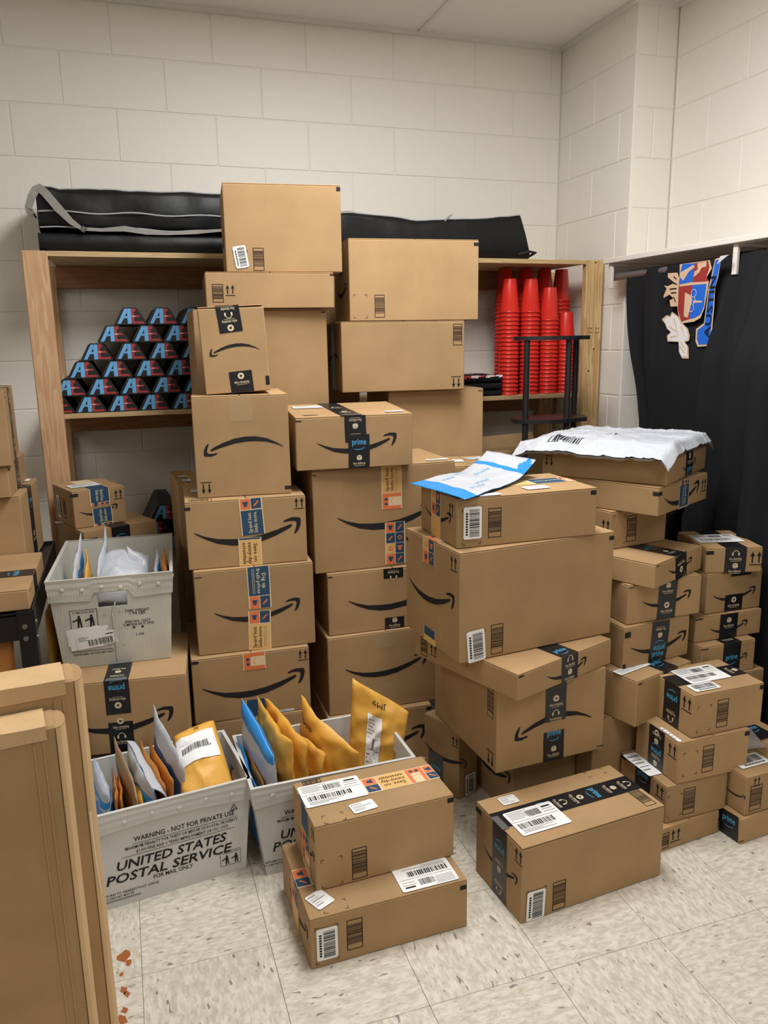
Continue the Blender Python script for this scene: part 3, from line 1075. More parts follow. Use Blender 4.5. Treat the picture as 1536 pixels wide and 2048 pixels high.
# --- front floor boxes
carton((0.077, -.117, 0, 1.1, .407, .303, .137), 'low front carton on the floor, bar code sticker at its corner, under another carton',
       [('stick', 'F', .1, .46, .052, .087), ('bar', 'F', .27, .49, .04, .083), ('brk', 'F', .1, .44, .058, .1), ('mark', 'F', .972, .85, .018, .012),
        ('label', 'T', .77, .17, .15, .09, 180), ('note', 'T', .10, .19, .05, .058, 25), ('to', 'T', (0, .5), (1, .5), [('I', 0, .09), ('B', .10, .2), ('O', .2, .28)]),
        ('to', 'L', (.5, 0), (.5, 1), [('Y', 0, .5), ('I', .52, 1)]), ('smile', 'L', .6, .5, .2), ('brk', 'T', .17, .08, .06, .035)], seam='u', group=G_)
carton((0.116, -.029, .137, 2.4, .372, .207, .179), 'upper carton of the front pair, tan and orange tape and a shipping label on top',
       [('brk', 'F', .11, .25, .055, .078), ('bar', 'F', .303, .28, .04, .086), ('mark', 'F', .975, .92, .018, .014),
        ('to', 'T', (0, .58), (1, .58), [('B', 0, .1), ('O', .1, .26), ('B', .27, .36), ('I', .46, .56), ('Y', .57, .78, 'Save on|sunny-day|essentials', 1), ('O', .79, .92), ('I', .925, 1)]),
        ('label', 'T', .23, .62, .165, .10, -90 + 90), ('note', 'T', .37, .17, .065, .042, 6), ('brk', 'T', .15, .09, .055, .035),
        ('to', 'L', (.58, 0), (.58, 1), [('O', .1, .35), ('I', .36, .6), ('B', .62, 1)]), ('smile', 'L', .6, .45, .15), ('up', 'L', .93, .85, .03), ('bar', 'T', .13, .94, .05, .02)], seam='u', group=G_)
carton((0.615, -.148, 0, 4.9, .453, .229, .217), 'long worn carton alone on the floor, black prime tape running along its top',
       [('stick', 'F', .095, .2, .055, .085, -2), ('bar', 'F', .255, .22, .04, .083), ('tb', 'T', (0, .55), (1, .55), [('P', .32), ('L', .45), ('V', .57), ('P', .69), ('D', .82), ('L', .93)]),
        ('label', 'T', .23, .4, .15, .105), ('note', 'T', .18, .85, .052, .038), ('bar', 'T', .93, .26, .035, .09), ('brk', 'T', .85, .92, .06, .03), ('brk', 'F', .1, .18, .06, .1),
        ('smile', 'L', .55, .48, .17), ('tb', 'L', (.54, 0), (.54, 1), [('P', .72), ('D', .45), ('L', .15)], True), ('up', 'L', .93, .85, .04), ('mark', 'L', .06, .9, .03, .014),
        ('shine', 'T', .012, .5, .02, .06)], seam='u', group=G_, dent=.014)

# --- right front stack
carton((1.129, -.026, 0, 5.5, .222, .30, .074), 'flat carton on the floor at the foot of the right front stack', [('bar', 'F', .07, .45, .03, .05), ('up', 'F', .25, .55, .042)], group=G_)
carton((1.155, -.007, .074, 1.3, .218, .215, .118), 'carton second from the floor in the right front stack, white slip on its top edge',
       [('brk', 'F', .14, .45, .05, .07), ('bar', 'F', .37, .48, .042, .085), ('tb', 'L', (.5, .2), (.5, 1), [('P', .72)]), ('up', 'L', .86, .75, .04), ('note', 'T', .06, .6, .05, .13), ('mark', 'L', .06, .9, .025, .012)], group=G_)
carton((1.188, -.005, .192, 0.3, .25, .194, .131), 'carton with black tape down its left side, second from top in right front stack',
       [('brk', 'F', .17, .45, .05, .075), ('bar', 'F', .42, .48, .04, .085), ('mark', 'F', .965, .9, .018, .014), ('tb', 'L', (.5, 0), (.5, 1), [('D', .2), ('P', .48), ('D', .75), ('V', .96)], True), ('up', 'L', .86, .72, .042),
        ('mark', 'L', .07, .85, .025, .014), ('note', 'T', .03, .25, .012, .09)], group=G_)
carton((1.236, .005, .323, 0.9, .253, .187, .133), 'topmost carton of right front stack with shipping label and black tape on top',
       [('brk', 'F', .16, .42, .05, .08), ('bar', 'F', .42, .46, .04, .088), ('mark', 'F', .965, .9, .014, .014), ('tb', 'L', (.52, 0), (.52, 1), [('P', .72), ('L', .22)], True), ('up', 'L', .86, .72, .045),
        ('tb', 'T', (0, .55), (1, .55), [('D', .9)]), ('label', 'T', .47, .6, .145, .10), ('stick', 'T', .26, .2, .045, .09, 90), ('mark', 'L', .05, .85, .02, .016), ('bar', 'T', .1, .9, .05, .03)], seam='u', group=G_)
carton((1.370, -.075, 0, 5.5, .35, .24, .081), 'flat floor carton at the right edge with prime tape at its left end', [('tb', 'L', (.82, 0), (.8, 1), [('P', .6)]), ('mark', 'F', .01, .12, .02, .003), ('smile', 'L', .7, .5, .08)], group=G_)
carton((1.387, -.062, .081, 3, .30, .2, .124), 'carton with bar code sticker on top, above the flat floor carton at right edge',
       [('bar', 'F', .13, .42, .045, .082), ('up', 'F', .13, .84, .03), ('stick', 'T', .26, .35, .06, .11, 90), ('smile', 'L', .8, .45, .08), ('tb', 'L', (.3, 0), (.3, 1), [])], group=G_)
carton((1.545, .09, 0, 6, .14, .12, .21), 'floor carton at the far right edge, half hidden behind the right front stack',
       [('bar', 'F', .2, .5, .06, .13), ('up', 'F', .05, .2, .04, 180), ('tb', 'T', (.5, 0), (.5, 1), [('P', .5)])], group=G_)

# --- right middle column
carton((1.040, .200, 0, 8, .30, .30, .315), 'blank floor carton at the foot of the right middle column', [], group=G_)
carton((1.135, .128, .315, 16, .26, .24, .148), 'carton with a white label on top, second from floor in the right middle column',
       [('note', 'T', .25, .3, .14, .035), ('tb', 'T', (.6, 0), (.6, 1), [('P', .2)]), ('mark', 'F', .05, .93, .02, .004), ('tb', 'F', (.6, 0), (.6, 1), [])], group=G_)
carton((1.145, .216, .463, 6.7, .264, .22, .134), 'carton with two prime logos stacked on its tape, under the free delivery cartons',
       [('smile', 'F', .53, .45, .224), ('tb', 'F', (.53, .2), (.55, 1), [('P', .25), ('D', .66)], True), ('tb', 'F', (.51, 0), (.515, .26), [('P', .55)], False, .0016),
        ('mark', 'F', .05, .82, .024, .018), ('mark', 'F', .02, .06, .012, .016)], group=G_)
carton((1.165, .234, .597, 2.5, .277, .22, .128), 'smile carton with video streaming tape, under the thin tilted-tape carton',
       [('smile', 'F', .52, .5, .185), ('tb', 'F', (.52, 0), (.535, 1), [('V', .28), ('D', .78)]), ('mark', 'F', .035, .93, .02, .003)], group=G_)
carton((1.208, .172, .725, 24.9, .299, .20, .077), 'thin carton turned aslant with torn black tape over its edge, right middle column',
       [('smile', 'F', .52, .5, .15), ('tb', 'F', (.56, 0), (.52, 1), [('V', .5)], True), ('tb', 'T', (.52, 0), (.52, 1), [('D', .2), ('P', .5), ('L', .85)]), ('mark', 'F', .05, .9, .02, .003)], group=G_)
carton((1.176, .358, .802, 8.7, .238, .30, .124), 'carton with up arrows on its left side, under the two wide flat cartons',
       [('up', 'L', .93, .6, .042), ('brk', 'F', .16, .5, .05, .095), ('bar', 'F', .37, .48, .04, .085)], group=G_)
carton((1.259, .242, .926, 27.5, .354, .35, .089), 'flat carton with navy tape over its smile, lower of the two under the white bag',
       [('smile', 'F', .46, .5, .25), ('to', 'F', (.5, 0), (.5, 1), [('B', .04, .84, 'Spend less.|~fine print line', 1), ('I', .85, 1)]), ('up', 'F', .92, .58, .042),
        ('mark', 'F', .03, .78, .022, .012), ('mark', 'L', .975, .78, .02, .012)], group=G_)
carton((1.292, .252, 1.015, 34.5, .401, .408, .080), 'flat carton with black tape directly under the white plastic mailer bag',
       [('tb', 'F', (.54, 0), (.54, 1), [('P', .2), ('V', .72)]), ('smile', 'F', .54, .45, .14), ('mark', 'F', .05, .9, .03, .004), ('up', 'L', .06, .6, .035, 180)], group=G_)

# --- far right column by the black cloth
carton((1.452, 0.219, 0.0000, 0, 0.244, 0.174, 0.3832), 'floor carton of the far right column under the prime carton, white slip on top', [('note', 'T', .55, .2, .08, .04), ('tb', 'T', (.4, 0), (.4, 1), [])], group=G_)
carton((1.443, 0.223, 0.3832, 1.1, 0.215, 0.166, 0.1064), 'carton with prime tape and a bar code on top, low in the far right column',
       [('tb', 'F', (.56, 0), (.56, 1), [('P', .45)]), ('tb', 'T', (.56, 0), (.56, 1), [('L', .2)]), ('smile', 'F', .55, .45, .13), ('bar', 'T', .16, .5, .07, .04), ('mark', 'F', .05, .93, .03, .004)], group=G_)
carton((1.443, 0.261, 0.4896, 0, 0.262, 0.174, 0.0855), 'carton with free delivery tape in the middle of the far right column',
       [('tb', 'F', (.5, 0), (.5, 1), [('D', .62)]), ('smile', 'F', .5, .45, .15), ('mark', 'F', .05, .93, .03, .004)], group=G_)
carton((1.491, 0.276, 0.5750, 0, 0.218, 0.174, 0.1352), 'smile carton with short video streaming tape, second from top in far right column',
       [('smile', 'F', .5, .42, .17), ('tb', 'F', (.5, 0), (.5, .42), [('V', .5)]), ('mark', 'F', .6, .95, .08, .02)], group=G_)
carton((1.490, 0.289, 0.7102, -15.6, 0.184, 0.227, 0.0837), 'topmost carton of the far right column with shipping label and free listening tape',
       [('tb', 'F', (.52, 0), (.52, 1), [('D', .16), ('L', .66)]), ('tb', 'T', (.52, 0), (.52, 1), []), ('label', 'T', .45, .5, .15, .10), ('up', 'F', .88, .55, .045), ('mark', 'F', .06, .82, .025, .012),
        ('bar', 'L', .15, .5, .04, .03)], group=G_)

# --- left: behind and under the grey tub
carton((-.520, .680, 0, -6, .39, .34, .264), 'floor carton in deep shade under the upside-down prime tape carton', [], group=G_)
carton((-.520, .625, .264, -6.5, .398, .36, .232), 'carton with upside-down prime tape and a big smile, carrying the grey mail tub',
       [('smile', 'F', .52, .43, .295), ('tb', 'F', (.5, .54), (.5, 1), [('P', .86), ('V', .36)], True), ('tb', 'F', (.505, 0), (.505, .43), [('L', .45), ('V', .93)]),
        ('tb', 'T', (.5, 0), (.5, .5), [('L', .12), ('D', .4)], True), ('shine', 'T', .5, .02, .06, .02)], group=G_)
carton((-.405, 1.222, 0, 24, .279, .25, .408), 'floor carton hidden behind the grey tub', [], group=G_)
carton((-.405, 1.222, .408, 24, .279, .25, .400), 'carton with a prime tape end behind the grey tub, under the small navy-taped carton',
       [('tb', 'F', (.49, .72), (.49, 1), [('P', .6)], True), ('tb', 'T', (.49, 0), (.49, 1), []), ('mark', 'F', .1, .93, .04, .006), ('note', 'T', .02, .9, .04, .04)], group=G_)
carton((-.434, 1.285, .808, 20.7, .191, .225, .137), 'small navy-taped carton with bar codes on its left side, behind the grey tub',
       [('smile', 'F', .47, .42, .14), ('to', 'F', (.51, .56), (.51, 1), [('I', 0, .15), ('B', .17, 1, 'Spend less.|Smile more.', 1)]), ('to', 'F', (.54, 0), (.53, .48), [('I', 0, .12), ('B', .14, 1, 'Spend less.|Smile more.', -1)]),
        ('up', 'F', .87, .78, .036), ('mark', 'F', .03, .9, .03, .012), ('stick', 'L', .28, .45, .034, .085), ('bar', 'L', .55, .45, .03, .075), ('note', 'T', .4, .45, .11, .07), ('to', 'T', (.51, 0), (.51, 1), [('B', 0, .3)])], group=G_)

# --- on the black cart at the far left
carton((-.873, .600, .742, -0.4, .345, .42, .060), 'low carton with prime tape along its top on the front of the black cart',
       [('tb', 'T', (0, .42), (1, .42), [('L', .62), ('P', .84)]), ('tb', 'R', (.42, 0), (.42, 1), []), ('mark', 'R', .1, .75, .02, .004)], seam='u', group=G_)
carton((-.972, 1.045, .742, -3, .40, .36, .248), 'big carton at the back of the black cart, smile and tape on its right side',
       [('tb', 'R', (.5, 0), (.5, 1), [('P', .78), ('V', .3)]), ('tb', 'T', (0, .5), (1, .5), [('D', .9)]), ('smile', 'R', .5, .5, .25, 90), ('bar', 'T', .8, .12, .1, .04), ('note', 'T', .9, .85, .05, .05)], seam='u', group=G_)
carton((-.995, 1.010, .990, -1.7, .40, .36, .102), 'shallow carton on the cart between the big carton and the tall one',
       [('tb', 'R', (.5, 0), (.5, 1), [('L', .4)]), ('mark', 'R', .08, .85, .03, .006)], seam='u', group=G_)
carton((-.935, .970, 1.092, 2.4, .355, .34, .236), 'tall carton topmost on the black cart, black tape down its right side',
       [('tb', 'R', (.5, 0), (.5, 1), [('D', .85), ('P', .55), ('V', .2)]), ('tb', 'T', (0, .5), (1, .5), [('D', .92)]), ('bar', 'T', .93, .15, .07, .05), ('note', 'T', .85, .9, .1, .04), ('mark', 'R', .08, .9, .02, .005)], seam='u', group=G_)

# ------------------------------------------------------------------ tall flat cartons at the left front
def flat_carton(P, label, fold):
    x, y, z, yaw, wd, dp, ht = P
    root = thing('flat_carton', label, 'box', (x, y, z + .0006), R(yaw), 'tall flat cartons at the left front')
    mb = MB()
    mb.bbox((0, 0, 0), (wd - .018, dp, ht - .004), .004, 'card')
    mb.build('carton_body', root)
    mb = MB()                                  # rounded right edge where the board is folded over
    n = 8
    prof = [(wd - .020, 0)] + [(wd - .018 + .016 * math.sin(math.pi * i / n), dp * .5 - dp * .5 * math.cos(math.pi * i / n)) for i in range(n + 1)] + [(wd - .020, dp)]
    for i in range(len(prof) - 1):
        (a, b), (c, d) = prof[i], prof[i + 1]
        mb.poly([(a, b - .0015, 0), (c, d - .0015, 0), (c, d - .0015, ht - .008), (a, b - .0015, ht - .008)], 'card2')
    mb.poly([(a, b, ht - .008) for a, b in prof], 'card')
    mb.build('folded_edge', root)
    mb = MB()                                  # pale flap folded down over the top edge
    def fn(s, t):
        a = s * (wd - .035)
        wob = .0025 * noise.noise(Vector((a * 18, t * 3, label.__len__())))
        if t < .5:
            return (a, dp * (1 - 2 * t), ht + wob)
        return (a, -.002, ht + wob - (t - .5) * 2 * fold)
    mb.grid(fn, 22, 6, 'card2')
    mb.build('top_flap', root)
    mb = MB()                                  # raised crease lines in the board
    for xx in (wd - .055, wd - .040):
        mb.tube([(xx, -.0006, .02), (xx - .002, -.0006, ht - fold - .004)], .0016, 'card', 6)
    mb.build('board_crease', root)
    return root


fa = flat_carton((-.903, -.328, 0, 8, .565, .088, .872), 'rear taller of two flat cartons standing on edge at the left front', .030)
mb = MB()
mb.poly([(.548, -.0008, .60), (.5505, -.0008, .60), (.5515, -.0008, .50), (.5545, -.0008, .42), (.5525, -.0008, .42), (.549, -.0008, .51)], 'scuff')
mb.build('torn_scratch', fa)
flat_carton((-.913, -.412, 0, 8, .545, .074, .828), 'front lower of two flat cartons standing on edge at the left front', .026)


# ------------------------------------------------------------------ postal tubs
def tub(loc, yaw, tw, td, ht, bw, bd, label, mat, name='mail_tub'):
    """tapered corrugated plastic tub with a folded rim, hand holes in the short ends; x = width at the front"""
    root = thing(name, label, 'tub', loc, R(yaw), 'corrugated plastic mail tubs')
    th = .006

    def P(u, v, z, inset=0.0):
        k = z / ht
        wx = (bw + (tw - bw) * k) / 2 - inset
        wy = (bd + (td - bd) * k) / 2 - inset
        return Vector((u * wx, v * wy, z))
    short_front = tw < td
    mb = MB()
    sides = [((-1, -1), (1, -1)), ((1, -1), (1, 1)), ((1, 1), (-1, 1)), ((-1, 1), (-1, -1))]
    for si, (a, b) in enumerate(sides):
        hole = (si in (0, 2)) if short_front else (si in (1, 3))
        nx, nz = 24, 12
        def pt(s, t, ins):
            u = a[0] + (b[0] - a[0]) * s
            v = a[1] + (b[1] - a[1]) * s
            return P(u, v, t * ht, ins)
        for ins, flip in ((0, False), (th, True)):
            base = len(mb.v)
            for j in range(nz + 1):
                for i in range(nx + 1):
                    q = pt(i / nx, j / nz, ins)
                    mb.v.append(tuple(q))
            for j in range(nz):
                for i in range(nx):
                    if hole and 9 <= i < 15 and 8 <= j < 10:
                        continue
                    q = base + j * (nx + 1) + i
                    fce = (q, q + 1, q + nx + 2, q + nx + 1)
                    mb.f.append(fce[::-1] if flip else fce)
                    mb.m.append(mb.slot(mat))
        if hole:
            s0, s1, t0, t1 = 9 / 24, 15 / 24, 8 / 12, 10 / 12
            ring = [(s0, t0), (s1, t0), (s1, t1), (s0, t1)]
            for k in range(4):
                (p, q), (r_, s_) = ring[k], ring[(k + 1) % 4]
                mb.poly([pt(p, q, 0), pt(p, q, th), pt(r_, s_, th), pt(r_, s_, 0)], mat)
    mb.poly([P(-1, -1, .004), P(1, -1, .004), P(1, 1, .004), P(-1, 1, .004)], mat)
    for (a, b) in sides:
        mb.poly([P(*a, ht), P(*b, ht), P(*b, ht, th), P(*a, ht, th)], mat)
    mb.build('tub_body', root)
    mb = MB()                                # folded rim band outside, one strip per side
    e = .004
    zb = ht * .80
    for si, (a, b) in enumerate(sides):
        hole = (si in (0, 2)) if short_front else (si in (1, 3))
        def band(s, t, o):
            u = a[0] + (b[0] - a[0]) * s
            v = a[1] + (b[1] - a[1]) * s
            low = ht * (.775 + (.055 * math.cos((s - .5) * math.pi) if not hole else -.03 + .05 * abs(s - .5)))
            if hole and .36 < s < .64:
                low = ht * .845
            return P(u, v, low + (ht + .002 - low) * t, -o)
        mb.grid(lambda s, t: band(s, t, e + .0008 * math.sin(t * 20)), 22, 6, mat)
        for k in range(22):
            s0, s1 = k / 22, (k + 1) / 22
            mb.poly([band(s0, 1, e), band(s1, 1, e), band(s1, 1, -th), band(s0, 1, -th)], mat)
            mb.poly([band(s0, 0, 0), band(s1, 0, 0), band(s1, 0, e), band(s0, 0, e)], mat)
    mb.build('rim_band', root)
    mb = MB()                                # welded dimples along the rim
    for si, (a, b) in enumerate(sides):
        for k in range(6):
            s = .12 + .152 * k
            u = a[0] + (b[0] - a[0]) * s
            v = a[1] + (b[1] - a[1]) * s
            c = P(u, v, ht * (.90 - .02 * (k % 2)), -e - .0005)
            nn = Vector((0, -1, 0)) if si == 0 else Vector((1, 0, 0)) if si == 1 else Vector((0, 1, 0)) if si == 2 else Vector((-1, 0, 0))
            t1 = Vector((0, 0, 1)).cross(nn)
            ring = [c + (t1 * math.cos(q) + Vector((0, 0, 1)) * math.sin(q)) * .0065 for q in [2 * math.pi * i / 10 for i in range(10)]]
            inn = [c + nn * .0022 + (t1 * math.cos(q) + Vector((0, 0, 1)) * math.sin(q)) * .004 for q in [2 * math.pi * i / 10 for i in range(10)]]
            for i in range(10):
                mb.poly([ring[i], ring[(i + 1) % 10], inn[(i + 1) % 10], inn[i]], mat)
            mb.poly(inn, mat)
    mb.build('weld_dimples', root)
    # front face to print on
    A, B_, C = P(-1, -1, 0), P(1, -1, 0), P(-1, -1, ht)
    mid = P(0, -1, 0)
    up = (P(0, -1, ht) - mid)
    fc = Face(mid, (1, 0, 0), up.normalized(), (0, up.length))
    return root, fc, P


def pictos(pn, x, y, s, mat='ink'):
    """framed lifting pictograms: one figure at a crate, one figure bending"""
    w_, h_ = 1.0 * s, .8 * s
    t = .02 * s
    for rc in ((-w_ / 2, -h_ / 2, w_ / 2, -h_ / 2 + t), (-w_ / 2, h_ / 2 - t, w_ / 2, h_ / 2), (-w_ / 2, -h_ / 2, -w_ / 2 + t, h_ / 2), (w_ / 2 - t, -h_ / 2, w_ / 2, h_ / 2)):
        pn.rect(x + rc[0], y + rc[1], x + rc[2], y + rc[3], mat)
    pn.text('TO REMOVE FULL TRAYS', x, y + .29 * s, .11 * s, mat, .8 * s, res=1)
    for ox in (-.18, .27):
        pn.disc(x + ox * s, y + .13 * s, .05 * s, mat, 8)
        pn.poly([(x + (ox - .05) * s, y + .08 * s), (x + (ox - .07) * s, y - .12 * s), (x + (ox + .08) * s, y - .12 * s), (x + (ox + .06) * s, y + .08 * s)], mat)
        pn.poly([(x + (ox - .06) * s, y - .12 * s), (x + (ox - .08) * s, y - .33 * s), (x + (ox - .02) * s, y - .33 * s), (x + (ox + .01) * s, y - .12 * s)], mat)
        pn.poly([(x + (ox + .02) * s, y - .12 * s), (x + (ox + .04) * s, y - .33 * s), (x + (ox + .10) * s, y - .33 * s), (x + (ox + .08) * s, y - .12 * s)], mat)
        pn.poly([(x + (ox - .24) * s, y - .10 * s), (x + (ox - .05) * s, y - .02 * s), (x + (ox - .05) * s, y + .04 * s), (x + (ox - .24) * s, y - .04 * s)], mat)


# tub in front, long side to the camera
t2, f2, P2 = tub((-.236, .415, 0), 7.2, .462, .30, .285, .415, .272, 'mail tub reading UNITED STATES POSTAL SERVICE, on the floor behind the flat cartons', 'tub')
mb = MB()
pn = Pen(mb, f2, 0, 0, 0, .0009)
pn.text('WARNING - NOT FOR PRIVATE USE', .048, .192, .0205, 'ink', .268)
pn.rect(-.09, .1775, .19, .1787, 'ink')
pn.text('MAXIMUM PENALTY FOR THEFT OR MISUSE OF POSTAL PROPERTY', .040, .169, .0125, 'ink', .30, res=1)
pn.text('$1,000 FINE AND 3 YEARS IMPRISONMENT (18 USC 1707)', .040, .155, .0125, 'ink', .245, res=1)
pn.rect(-.12, .1445, .18, .1457, 'ink')
pn.text('UNITED STATES', .008, .123, .038, 'ink', .290, shear=.2, bold=.018)
pn.text('POSTAL SERVICE', .000, .086, .038, 'ink', .330, shear=.2, bold=.018)
pn.text('FOR MAIL ONLY', .008, .062, .0165, 'ink', .105)
pn.text('RETURN TO NEAREST POST OFFICE', -.105, .042, .0095, 'ink', .145, res=1)
pn.text('TO REPORT MISUSE', -.135, .032, .008, 'ink', .075, res=1)
pn.rect(-.170, .0205, -.080, .0245, 'grey')
pictos(pn, .165, .052, .058)
for k in range(3):                       # recycling triangle
    a0 = 90 + 120 * k
    p0 = (.181 + .013 * math.cos(R(a0)), .206 + .013 * math.sin(R(a0)))
    p1 = (.181 + .013 * math.cos(R(a0 + 120)), .206 + .013 * math.sin(R(a0 + 120)))
    q0 = (.181 + .009 * math.cos(R(a0)), .206 + .009 * math.sin(R(a0)))
    q1 = (.181 + .009 * math.cos(R(a0 + 120)), .206 + .009 * math.sin(R(a0 + 120)))
    pn.poly([p0, p1, q1, q0], 'ink')
pn.text('5', .181, .206, .010, 'ink', res=1)
mb.build('tub_print', t2)

t3, f3, P3 = tub((.238, .395, 0), 1.0, .468, .31, .285, .405, .27, 'mail tub between the front carton pair and the other floor tub', 'tub')
mb = MB()
pn = Pen(mb, f3, -.058, 0, 0, .0009)
pn.text('WARNING - NOT FOR PRIVATE USE', .045, .192, .0205, 'ink', .268)
pn.rect(-.10, .1775, .19, .1787, 'ink')
pn.text('MAXIMUM PENALTY FOR THEFT OR MISUSE OF POSTAL PROPERTY', .040, .169, .0125, 'ink', .30, res=1)
pn.text('UNITED STATES', .035, .124, .040, 'ink', .278, shear=.2)
pn.text('POSTAL SERVICE', .030, .088, .040, 'ink', .312, shear=.2)
pn.text('RETURN TO NEAREST POST OFFICE', -.075, .042, .0095, 'ink', .145, res=1)
pn.text('TO REPORT MISUSE', -.115, .032, .008, 'ink', .075, res=1)
mb.build('tub_print', t3)

t1, f1, P1 = tub((-.300, .955, .4968), -3.5, .355, .50, .285, .315, .45, 'worn translucent grey tub reading TARE WEIGHT, full of mailers on a carton', 'tub2')
mb = MB()
pn = Pen(mb, f1, 0, 0, 0, .0009)
pn.text('TARE WEIGHT', .068, .172, .0125, 'ink', .072)
pn.text('1.94 LBS', .068, .163, .0125, 'ink', .045)
pn.text('PSIN NO. 1257T', .068, .136, .0115, 'ink', .075)
pn.text('3CMTEQ-04-T-7972', .068, .126, .0115, 'ink', .092)
pn.disc(.055, .116, .0038, 'ink', 10)
pn.disc(.08, .116, .0038, 'ink', 10)
pn.text('1-05', .070, .092, .010, 'ink', .022)
pictos(pn, -.085, .158, .078)
pn.rect(-.128, .052, -.012, .0535, 'ink')
pn.rect(-.128, .052, -.1265, .07, 'ink')
pn.text('PLACE LABEL ON THIS SIDE ONLY', -.068, .044, .0095, 'ink', .115, res=1)
mb.build('tub_print', t1)
mb = MB()                                # layered torn paper labels on the tub's end
rn = random.Random(3)
for k, (cx, cy, ww, hh, an) in enumerate(((-.078, .104, .12, .055, 3), (-.07, .088, .125, .05, 6), (-.055, .088, .118, .044, 7))):
    p_ = Pen(mb, f1, cx, cy, an, .0016 + .0007 * k)
    pts = []
    for i in range(8):
        pts.append((-ww / 2 + ww * i / 7, -hh / 2 + rn.uniform(-.002, .002) * (k < 2)))
    for i in range(8):
        pts.append((ww / 2 - ww * i / 7, hh / 2 + rn.uniform(-.003, .003) * (k < 2)))
    p_.poly(pts, 'paper')
lb = mb.build('paper_label', t1)
mb = MB()
p_ = Pen(mb, f1, -.055, .088, 7, .0034)
bars(p_, -.025, -.016, .045, .004, 'ink', rn, n=30)
for i in range(4):
    p_.rect(-.052, .016 - i * .004, -.052 + .02 + .01 * (i % 2), .0175 - i * .004, 'grey')
p_.rect(.028, .012, .05, .015, 'ink')
p_.rect(.015, -.02, .05, -.018, 'grey')
mb.build('label_print', lb)
mb = MB()                                # raised seam down the middle of the end panel and loose rivets
for i in range(12):
    pass
mb.tube([f1.p(-.002, .01, .001), f1.p(.0, .09, .003), f1.p(-.003, .17, .004), f1.p(.008, .205, .002)], .0022, 'tub2', 6)
for (x_, y_) in ((-.022, .172), (.02, .178), (-.02, .118), (.02, .126), (-.012, .06), (.022, .068)):
    Pen(mb, f1, x_, y_, 0, .0022).disc(0, 0, .0055, 'tub2')
mb.build('panel_seam', t1)


